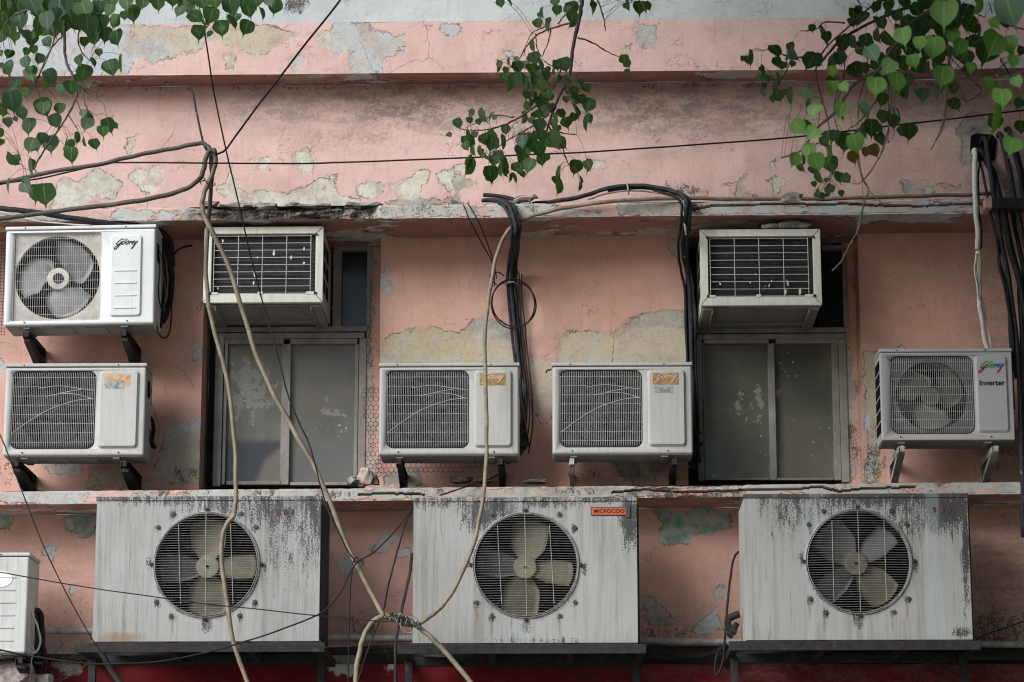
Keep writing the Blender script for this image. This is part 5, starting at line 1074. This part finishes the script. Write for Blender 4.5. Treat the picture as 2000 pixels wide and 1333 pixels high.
# ------------------------------------------------------------------ palm squirrel on the ledge
def squirrel():
    k = 14.98/F; S = lambda x, y, Y=0: Vector(((x-1025)*k, Y, (396.5-y)*k))
    mb = MB()
    def run(pts, rad, Y=0.):
        q = spline([S(x, y, y3) for x, y, y3 in pts], 5); n = len(q); rr = np.interp(np.linspace(0, 1, n), np.linspace(0, 1, len(rad)), rad)
        mb.tube(q, [max(.3, v)*k for v in rr], 12)
    run([(1001,390.5,0), (1007,388,0), (1014,385.6,0), (1022,384.4,0), (1030,384.6,0), (1037,383.4,0), (1042,380.6,0)], [3.2, 6.2, 7.6, 7.6, 6.9, 5.6, 4.4])   # trunk and neck
    run([(1039.5,380.5,0), (1043.5,379.4,0), (1048,381,0), (1052.5,383.2,0)], [2.5, 5.0, 3.6, 1.0])                                                    # head and muzzle
    run([(1003,391,0), (995,393.6,0), (985,393.8,0), (972,393,0)], [2.8, 2.6, 3.2, 2.2])                                                             # tail
    for s_ in (-1, 1):
        run([(1012,389,s_*.010), (1006.5,392.4,s_*.017), (1004,395.2,s_*.018), (1010,395.9,s_*.018)], [5.2, 3.2, 1.5, 1.1])                           # hind legs
        run([(1035,387,s_*.009), (1035.5,391,s_*.013), (1038,394.8,s_*.013), (1042.5,395.8,s_*.013)], [3.4, 1.9, 1.3, .9])                            # front legs
        run([(1042.2,376.6,s_*.008), (1041.6,374.6,s_*.009)], [1.5, .8])                                                                             # ears
    me = bpy.data.meshes.new('squirrel'); me.from_pydata([tuple(v) for v in mb.v], [], mb.f); o = bpy.data.objects.new('tmp', me); col.objects.link(o)
    rm = o.modifiers.new('r', 'REMESH'); rm.mode = 'VOXEL'; rm.voxel_size = .0011; sm = o.modifiers.new('s', 'SMOOTH'); sm.iterations = 4; sm.factor = .5
    bpy.context.view_layer.update(); m2 = bpy.data.meshes.new_from_object(o.evaluated_get(bpy.context.evaluated_depsgraph_get())); bpy.data.objects.remove(o)
    n = len(m2.vertices); st = []
    for v in m2.vertices:
        x = v.co.x/k+1025; cz = np.interp(x, [1000, 1009, 1018, 1027, 1035, 1041], [391, 388, 385.5, 384, 384, 381]); rr = np.interp(x, [1000, 1009, 1018, 1027, 1035, 1041], [3, 6.2, 7.2, 6.9, 5.5, 4.3])
        h = ((396.5-v.co.z/k)-cz)/-rr; s_ = 0.
        if 1004 < x < 1041: s_ = 1. if .10 < h < .36 or h > .68 else (.55 if .36 <= h <= .68 else 0.)
        if x > 1043.5 and h > -9: s_ = .8 if (396.5-v.co.z/k) < 381 else .25
        st.append(s_)
    at = m2.attributes.new('stripe', 'FLOAT', 'POINT'); at.data.foreach_set('value', st)
    m = M('squirrel_fur'); a = m.attr('stripe'); n1 = m.noise(160, 3, .7)
    c = m.mix(m.step(n1, .3, .7), (.12, .108, .085), (.20, .18, .15)); c = m.mix(m.step(a, .25, .5), c, (.55, .50, .40)); c = m.mix(m.step(a, .6, .9), c, (.035, .025, .02))
    m2.materials.clear(); m2.materials.append(m.fin(c, .9, m.bump(n1, .5, .002))); m2.polygons.foreach_set('use_smooth', [True]*len(m2.polygons))
    t = empty('squirrel', P(1025, 396.5, -.385)); tag(t, 'small striped palm squirrel crouching on the ledge, facing right', 'squirrel')
    t.location.z = z_l1t(t.location.x)+.0005; o = bpy.data.objects.new('body', m2); col.objects.link(o); o.parent = t
    for s_ in (-1, 1):
        mb = MB(); c = S(1046.5, 379, s_*.0105); mb.disc((c.x, c.y, c.z), .0022, .002, 10); mb.build('eye', mat_dark, t, local=True)
squirrel()

# ------------------------------------------------------------------ foliage
OUT = [(0, 0), (.19, -.09), (.37, -.05), (.48, .10), (.53, .30), (.50, .50), (.38, .68), (.20, .82), (.06, .92), (.018, 1.08), (0, 1.32)]
class Leaves:
    def __init__(s): s.mb = MB(); s.rib = []; s.tone = []; s.pale = []; s.brown = []
    def leaf(s, c, w_, tipdir, nrm, tone, pale=0, brown=0, fold=.18):
        # c = blade centre
        t = tipdir.normalized(); n = (nrm-t*nrm.dot(t)).normalized(); u = t.cross(n); base = c-t*w_*.42; L = []; Rr = []; mid = []
        curl = random.uniform(-.12, .50); asy = random.uniform(-.10, .10); tw_ = random.uniform(-.35, .35)
        for (a, b) in OUT:
            y = curl*b*b*w_*.5
            p = base+t*b*w_-n*y
            wv = .035*math.sin(b*9+curl*20)*(1 if a > .1 else 0); mid.append(p); L.append(p+u*(a*(1+asy)+wv)*w_+n*(abs(a)*fold+tw_*a*b*.5)*w_); Rr.append(p-u*(a*(1-asy)-wv*.7)*w_+n*(abs(a)*fold-tw_*a*b*.5)*w_)
        n0 = len(s.mb.v); k = len(OUT); vs_ = mid+L+Rr; f = []
        for i in range(k-1):
            f.append((i, i+1, k+i+1, k+i)); f.append((i, 2*k+i, 2*k+i+1, i+1))
        s.mb.add(vs_, f); m_ = len(vs_); s.rib += [1.]*k+[0.]*(2*k); s.tone += [tone]*m_; s.pale += [pale]*m_; s.brown += [brown]*m_
        return base
    def stem(s, a, b, r):
        m_ = len(s.mb.v); mid = (a+b)/2+Vector((0, 0, .12*(a-b).length)); s.mb.tube(spline([a, mid, b], 3), r, 4); k = len(s.mb.v)-m_; s.rib += [0.]*k; s.tone += [.9]*k; s.pale += [0]*k; s.brown += [.25]*k
    def build(s, parent, name='leaves'):
        o = s.mb.build(name, mat_leaf, parent); o.data.polygons.foreach_set('use_smooth', [True]*len(o.data.polygons))
        for nm, a in (('rib', s.rib), ('tone', s.tone), ('pale', s.pale), ('brown', s.brown)): at = o.data.attributes.new(nm, 'FLOAT', 'POINT'); at.data.foreach_set('value', a)
        return o
def pxr(r_px, Y): return r_px*(Y-CAM.y)/F/math.cos(PITCH)
def cluster(t, ox, oy, leaves, twigs, Y0, YL, seed):
    rd = random.Random(seed); lv = Leaves(); br = MB(); tw = []
    for pts, ra, rb, Y in twigs:
        q = spline([P(ox+x/2.855, oy+y/2.855, Y+.12*mnoise.noise((x*.01, y*.01, seed))) for x, y in pts], 6); n = len(q)
        q = [p+Vector((mnoise.noise((i*.6, seed, 1)), mnoise.noise((i*.6, seed, 4)), mnoise.noise((i*.6, seed, 8))))*.004 for i, p in enumerate(q)]
        br.tube(q, [ra+(rb-ra)*i/(n-1)+(.0012 if i % 5 == 0 else 0) for i in range(n)], 7); tw += [(p, Y) for p in q]
    tp = np.array([[p.x, p.y, p.z] for p, _ in tw])
    more = []
    for L in leaves:
        for _ in range(2):
            if 'b' not in ''.join(map(str, L[3:])) and rd.random() < (.42 if ox < 1000 else .5): more.append((L[0]+rd.gauss(0, 34), L[1]+rd.gauss(-4, 26), max(18, L[2]*rd.uniform(.5, .85)), rd.choice(('', '', 'p', 't'))))
    for L in leaves+more:
        x, y, r = L[:3]; fl = L[3] if len(L) > 3 else ''
        x += rd.uniform(-4, 4); y += rd.uniform(-4, 4); r *= rd.uniform(.9, 1.1)
        near = 'L' in fl; Y = (YL if near else Y0)+rd.uniform(-.25, .25); c = P(ox+x/2.855, oy+y/2.855, Y); w_ = pxr(2*r/2.855, Y)*(.92 if near else .98)
        ang = rd.gauss(.12, .30); tip = Vector((math.sin(ang), rd.uniform(-.25, .25), -math.cos(ang)))
        if 't' in fl: nrm = Vector((rd.choice((-1, 1)), -.35, 0)); w_ *= 1.5
        elif 'p' in fl: nrm = Vector((rd.uniform(-.6, .6), -1, rd.uniform(-.1, .8)))
        else: nrm = Vector((rd.uniform(-.55, .55), -1, rd.uniform(-.35, .25)))
        b = lv.leaf(c, w_, tip, nrm, rd.uniform(.72, 1.) if near else rd.uniform(0, .38), .9 if 'p' in fl else (0 if near else rd.choice((0, 0, .2))), 1 if 'b' in fl else 0, rd.uniform(.05, .3))  # near leaves: sunlit brightness put into their lighter green
        d = np.linalg.norm((tp-np.array(b))*np.array([1, .25, 1]), axis=1); j = int(d.argmin())
        if d[j] < .28: lv.stem(Vector(tp[j]), b, .0011)
        else: lv.stem(b+Vector((rd.uniform(-.04, .02), 0, .07)), b, .0011)
    br.build('branch', mat_bark, t, smooth=True); lv.build(t)
def pr(s_):
    out = []
    for q in s_.split():
        a = q.split(','); out.append((float(a[0]), float(a[1]), float(a[2]))+((a[3],) if len(a) > 3 else ()))
    return out
# upper left
tl_ = tag(empty('tree_branch', P(120, -60, -2.3)), 'dense leafy branch of heart shaped leaves hanging in the upper left corner', 'tree branch', 'leafy branches hanging in front of the wall')
LV = pr('40,120,70 230,60,60 380,60,90 490,140,60,p 350,120,60 425,140,45 525,210,45 580,190,50,p 650,205,47 615,60,38 640,110,40 695,90,30 740,75,50 885,25,40 1000,60,40 1095,95,48 1110,180,42 1180,85,45 1235,160,45 1290,30,50 1300,110,45 1170,190,22,p 1375,150,48 1390,50,45 1455,75,25,t 1530,35,48 290,170,50 175,220,40,p 50,300,25 60,360,30,p 150,345,35,p 170,405,42 215,330,35,p 285,430,42,p 40,400,28 90,470,40,p 445,335,30 465,400,45 550,295,22 615,375,47 515,350,20,pt 400,490,42 425,440,25 490,480,25,p 70,565,55,p 150,520,38 120,635,42,p 45,685,30,p 160,700,45 240,595,55 310,670,45,p 485,690,45,p 605,695,40 465,635,25,p 175,805,50 235,770,30,p 285,800,48,p 425,770,25,t 525,805,32 400,865,47 365,830,20 400,805,28,p 75,890,35,pt 175,930,40,pt 45,1040,30,pt 140,1045,40,p 245,1085,60 10,610,30,t 5,740,20,t 100,20,70 180,10,60,p 300,20,60 560,30,50 620,5,45 710,20,45 800,10,40 860,-10,45 960,-5,45 1060,10,45 1130,20,42 1200,10,45 1360,-5,50 1430,0,45 1500,-5,45 20,30,60 110,110,50,p 470,50,60 520,90,50 570,120,45 260,110,60,p 420,10,60 0,200,50 210,150,40,t 470,230,30 330,40,60,p 60,180,40')
TW = [([(370,-60), (365,100), (360,200), (368,340), (408,430), (430,520), (380,640), (300,760), (240,850), (195,930), (200,960)], .009, .003, -2.3), ([(350,200), (290,265), (250,340), (215,430), (185,500)], .004, .002, -2.3), ([(430,470), (500,530), (565,570)], .004, .002, -2.3), ([(380,640), (430,720), (445,750)], .003, .0015, -2.3),
      ([(420,540), (450,620)], .003, .0015, -2.3), ([(460,480), (480,600), (530,640)], .003, .0015, -2.3), ([(280,60), (300,230), (190,480)], .006, .002, -2.35), ([(150,60), (80,90), (20,150), (20,260)], .005, .002, -2.4), ([(560,-40), (520,60), (440,180), (450,280), (500,340)], .006, .002, -2.2),
      ([(1100,-60), (1110,30), (1150,160)], .004, .002, -2.2), ([(1290,-60), (1320,30), (1400,20), (1520,0)], .004, .002, -2.2), ([(680,-40), (800,-10), (1000,0)], .005, .002, -2.2), ([(20,380), (60,430), (150,470)], .003, .0015, -2.3), ([(110,870), (130,940)], .002, .0012, -2.3)]
cluster(tl_, 0, 0, LV, TW, -2.3, -2.6, 3)
# middle
tm_ = tag(empty('tree_branch', P(1137, -60, -1.9)), 'sparse leafy branch hanging down in the top middle of the wall', 'tree branch', 'leafy branches hanging in front of the wall')
LV = pr('940,15,27 985,15,20,t 1240,10,30 1330,50,40 1335,100,35 1450,35,30,t 1710,45,42 1650,30,22,t 1175,70,25,pt 1140,135,30 1195,145,25,pt 1625,335,30 1640,355,25 1295,358,38,p 920,370,28,t 985,345,18,t 950,430,25 985,460,34,t 1030,370,35 1125,325,35 1115,390,45 1165,445,42 1025,445,40,p 1190,420,28,p 1100,470,30 1235,400,20,t 1060,430,25,t 1310,465,25,pt 1415,495,28 1345,512,28 1105,560,27,t 1160,555,27 1200,520,30 1300,555,22 1385,560,32 1430,585,42 1355,605,38,t 1190,610,35,p 1155,600,25 1275,635,30 1310,685,37 1235,690,28 1420,680,35,t 695,690,28,p 760,675,22 840,640,30,pt 880,645,20,t 790,750,20 740,790,35 770,790,30,t 780,835,25,t 885,740,22 850,780,35 885,800,40 890,770,30,p 965,725,30 1070,660,24,t 1105,670,22,p 1155,700,40,p 1170,760,35 1255,715,22 1225,780,52 1055,790,38,p 1045,840,35,p 1090,780,40 1145,835,45 825,850,25,t 760,925,36,t 920,870,30 955,900,42,t 905,900,30,p 875,970,45 940,950,30,t 960,960,24,t 1025,930,30 1015,990,22,t 1100,920,40 1065,890,35 1160,895,30 1260,960,24,pt 1258,1030,36,t 1350,935,40 1430,920,32 1380,1005,20,t 1180,560,35 1220,600,30 1150,640,30 1210,540,25,p 1100,820,35')
TW = [([(1400,-80), (1390,0), (1375,100), (1340,260), (1320,420), (1270,520), (1230,620), (1200,700), (1190,760)], .013, .004, -1.9), ([(1375,120), (1250,150), (1150,190), (1080,260), (1040,330), (1000,380)], .006, .002, -1.9), ([(1215,170), (1200,240), (1165,320)], .004, .002, -1.9), ([(1365,210), (1450,240), (1530,290), (1600,320)], .005, .002, -1.9),
      ([(1310,380), (1240,380), (1165,330)], .005, .002, -1.9), ([(1140,585), (1050,650), (950,700), (850,725), (740,725), (690,710)], .006, .002, -1.9), ([(1010,655), (900,645), (820,680), (740,712)], .004, .0015, -1.9), ([(1200,640), (1120,700), (1050,740), (950,800), (870,865)], .005, .002, -1.9), ([(1200,700), (1270,800), (1310,910), (1340,930)], .005, .002, -1.9),
      ([(1210,720), (1290,745), (1360,752)], .004, .002, -1.9), ([(1470,-20), (1510,100), (1520,175)], .005, .002, -1.9), ([(1290,480), (1310,520), (1360,570)], .004, .002, -1.9), ([(1130,190), (1140,270), (1165,320)], .003, .002, -1.9), ([(1275,380), (1240,470), (1190,540), (1150,600)], .005, .002, -1.9), ([(1180,150), (1100,200), (1060,320)], .003, .0015, -1.9), ([(1255,135), (1300,80), (1380,0)], .004, .002, -1.9)]
cluster(tm_, 650, 0, LV, TW, -1.9, -2.2, 5)
# upper right, partly nearer the camera
tr_ = tag(empty('tree_branch', P(1900, -80, -2.6)), 'large leafy branch filling the upper right corner, with a few brown dead leaves', 'tree branch', 'leafy branches hanging in front of the wall')
LV = pr('475,325,30,t 615,290,42 620,350,32 535,400,28,t 520,430,18,pt 710,300,28,pt 705,355,22,p 810,340,45 850,330,35 880,200,44,pt 1075,15,22,t 1050,80,32 1100,95,42,p 1165,40,30 1045,130,30,p 985,240,42,p 1045,235,24,t 1085,285,32,p 940,340,35,t 975,320,35,p 1120,225,35 1175,200,28,t 1240,215,35,t 1210,130,30 1150,300,52,pL 1290,90,35 1300,160,35 1330,200,60,L 1400,60,50 1390,220,70,p 1370,270,60 1380,340,42,L 1060,390,45,p 1110,380,35,p 1175,355,30 1240,370,52,L 1170,480,62,L 1290,455,60,L 925,400,32,L 930,480,40,L 1000,485,35,L 780,520,40,pL 800,590,35,t 1210,550,40 1320,510,35 1410,380,45,p 1430,525,40,p 1540,480,35,p 1610,495,35 1610,580,45 1540,420,60,L 1500,260,70,L 1560,170,60 1550,70,80,L 1650,300,60 1640,260,50,L 1700,130,50 1715,235,45 1750,30,44,Lt 1830,250,90,L 1920,250,50,L 1920,60,90,pL 1980,290,25 1940,340,40,L 1960,460,40,L 1800,470,42,L 1880,540,60,L 1975,580,30 1840,660,65,Lt 1980,710,35 1930,810,62,L 1700,380,35,L 625,445,24,t 550,500,28,pt 630,540,35,p 690,530,34,t 830,620,45,L 740,710,50,L 820,740,50,L 980,610,45,L 1110,610,50,pL 1150,710,50 1215,655,38,p 1270,675,40,p 1300,640,28,t 1365,730,48 1190,780,40,p 1055,800,62,L 720,890,42,L 800,840,50,L 835,910,55,L 755,930,24,t 905,870,48,Lt 940,760,35 985,760,30 890,790,35 920,920,45 965,990,30,p 1010,1000,30 915,1055,26,p 875,1095,20,p 855,1075,18,t 860,990,24,t 1160,840,40,b 1050,880,36,b 1120,850,26,b 1350,130,40 1430,170,40 1480,120,50 1600,200,50,L 1680,60,40 1240,30,35 1330,20,40 1440,10,50,p 1620,120,40 1740,170,35,t 1270,300,40 1320,350,40 1450,300,40,p 1520,330,40 1840,130,40,L 1290,250,40,p 1420,240,40,L')
LV += pr('1460,380,26,t 1680,420,20,t 1240,450,30,p 1180,440,30')
TW = [([(1700,-90), (1560,20), (1400,110), (1280,250), (1170,410), (1050,470), (950,620), (860,700), (800,780), (740,850), (645,882)], .013, .003, -3.6), ([(1620,-60), (1480,10), (1300,60), (1100,150), (960,240), (850,360), (780,325), (700,318), (640,300), (580,275), (545,285)], .010, .002, -2.6),
      ([(1220,0), (1130,50), (1000,170), (900,260), (840,370), (850,470), (880,580), (910,700), (930,900), (915,1000)], .005, .002, -2.6), ([(1000,130), (890,125), (840,165), (750,175)], .004, .002, -2.6), ([(1580,250), (1578,380), (1572,500), (1560,620), (1545,700), (1510,780), (1480,835)], .006, .0025, -3.8),
      ([(1580,310), (1680,420), (1760,500), (1730,540), (1675,570)], .003, .0015, -2.6), ([(1070,890), (1085,950), (1100,1000), (1130,1060), (1110,1130), (1090,1200), (1070,1290), (1040,1345), (1010,1400), (980,1460), (930,1510)], .005, .003, -3.8), ([(1250,700), (1200,860), (1100,1010), (1040,1025)], .004, .002, -3.8), ([(1130,1060), (1180,1110), (1230,1160)], .003, .002, -3.8),
      ([(1180,560), (1080,680), (1020,720)], .004, .002, -2.7), ([(1870,330), (1920,420), (1950,480)], .004, .002, -2.7), ([(1800,430), (1900,350), (2000,290)], .003, .0015, -2.7), ([(1660,20), (1700,60), (1780,100)], .005, .002, -2.7), ([(1130,220), (1120,400), (1080,560), (1070,700)], .003, .0015, -2.6), ([(1000,320), (990,450), (950,600)], .003, .0015, -2.6), ([(700,340), (660,420), (620,480)], .0035, .0015, -2.6),
      ([(1000,400), (960,500), (940,620), (960,740)], .003, .0015, -2.6), ([(850,800), (770,840), (645,880)], .003, .002, -2.7), ([(1560,20), (1640,120), (1700,200)], .005, .002, -2.9), ([(1250,350), (1245,500), (1245,800)], .003, .0015, -2.6), ([(1900,140), (2000,165)], .004, .003, -2.7), ([(1840,190), (1900,230), (2010,270)], .004, .002, -2.7)]
cluster(tr_, 1300, 0, LV, TW, -2.6, -4.6, 9)
# unseen foliage added as a crown, above and beyond the right edge: it shades the right half of the wall
rd = random.Random(2); cr = Leaves()
def shade_crown(n, cx, cy, cz, ax, ay, az, thr, wl, wh):
    for i in range(n):
        while True:
            p = Vector((rd.uniform(-1, 1), rd.uniform(-1, 1), rd.uniform(-1, 1)))
            if p.length < 1 and mnoise.noise(p*2.2+Vector((cx, 0, 0))) > thr: break
        c = Vector((cx+p.x*ax, cy+p.y*ay, cz+p.z*az))
        q = RC.transposed() @ (c-CAM); sx = 1000+q.x/-q.z*F; sy = 666.5-q.y/-q.z*F     # keep the view of the wall clear
        if -160 < sx < 2160 and -160 < sy < 1500: continue
        cr.leaf(c, rd.uniform(wl, wh), Vector((rd.uniform(-.6, .6), rd.uniform(-.5, .5), -1)), Vector((rd.uniform(-1, 1), -1, rd.uniform(-.5, 1))), rd.uniform(0, .4), 0, 0)
shade_crown(4200, 5.6, -5.4, 5.4, 3.0, 5.4, 5.4, -.3, .28, .42)
shade_crown(3000, 2.3, -4.5, 8.2, 4.4, 2.8, 2.4, -.2, .26, .40)
cr.build(tr_, 'shade_crown')

# dry twigs at the lower left
mb = MB(); rd = random.Random(4); o0 = P(95, 1330, -.25)
for i in range(11):
    a = (95+rd.uniform(-15, 20), 1335, -.25); b = (rd.uniform(110, 190), rd.uniform(1235, 1310), -.3); m_ = ((a[0]+b[0])/2+rd.uniform(-15, 15), (a[1]+b[1])/2+rd.uniform(-12, 12), -.32)
    mb.tube(spline([P(*a), P(*m_), P(*b)], 5), [.0022-.0012*j/10 for j in range(11)], 4)
tag(mb.build('dry_twigs', mat_bark, origin=o0), 'thin dry twigs sprouting from the lower left corner below the conduit', 'twigs')
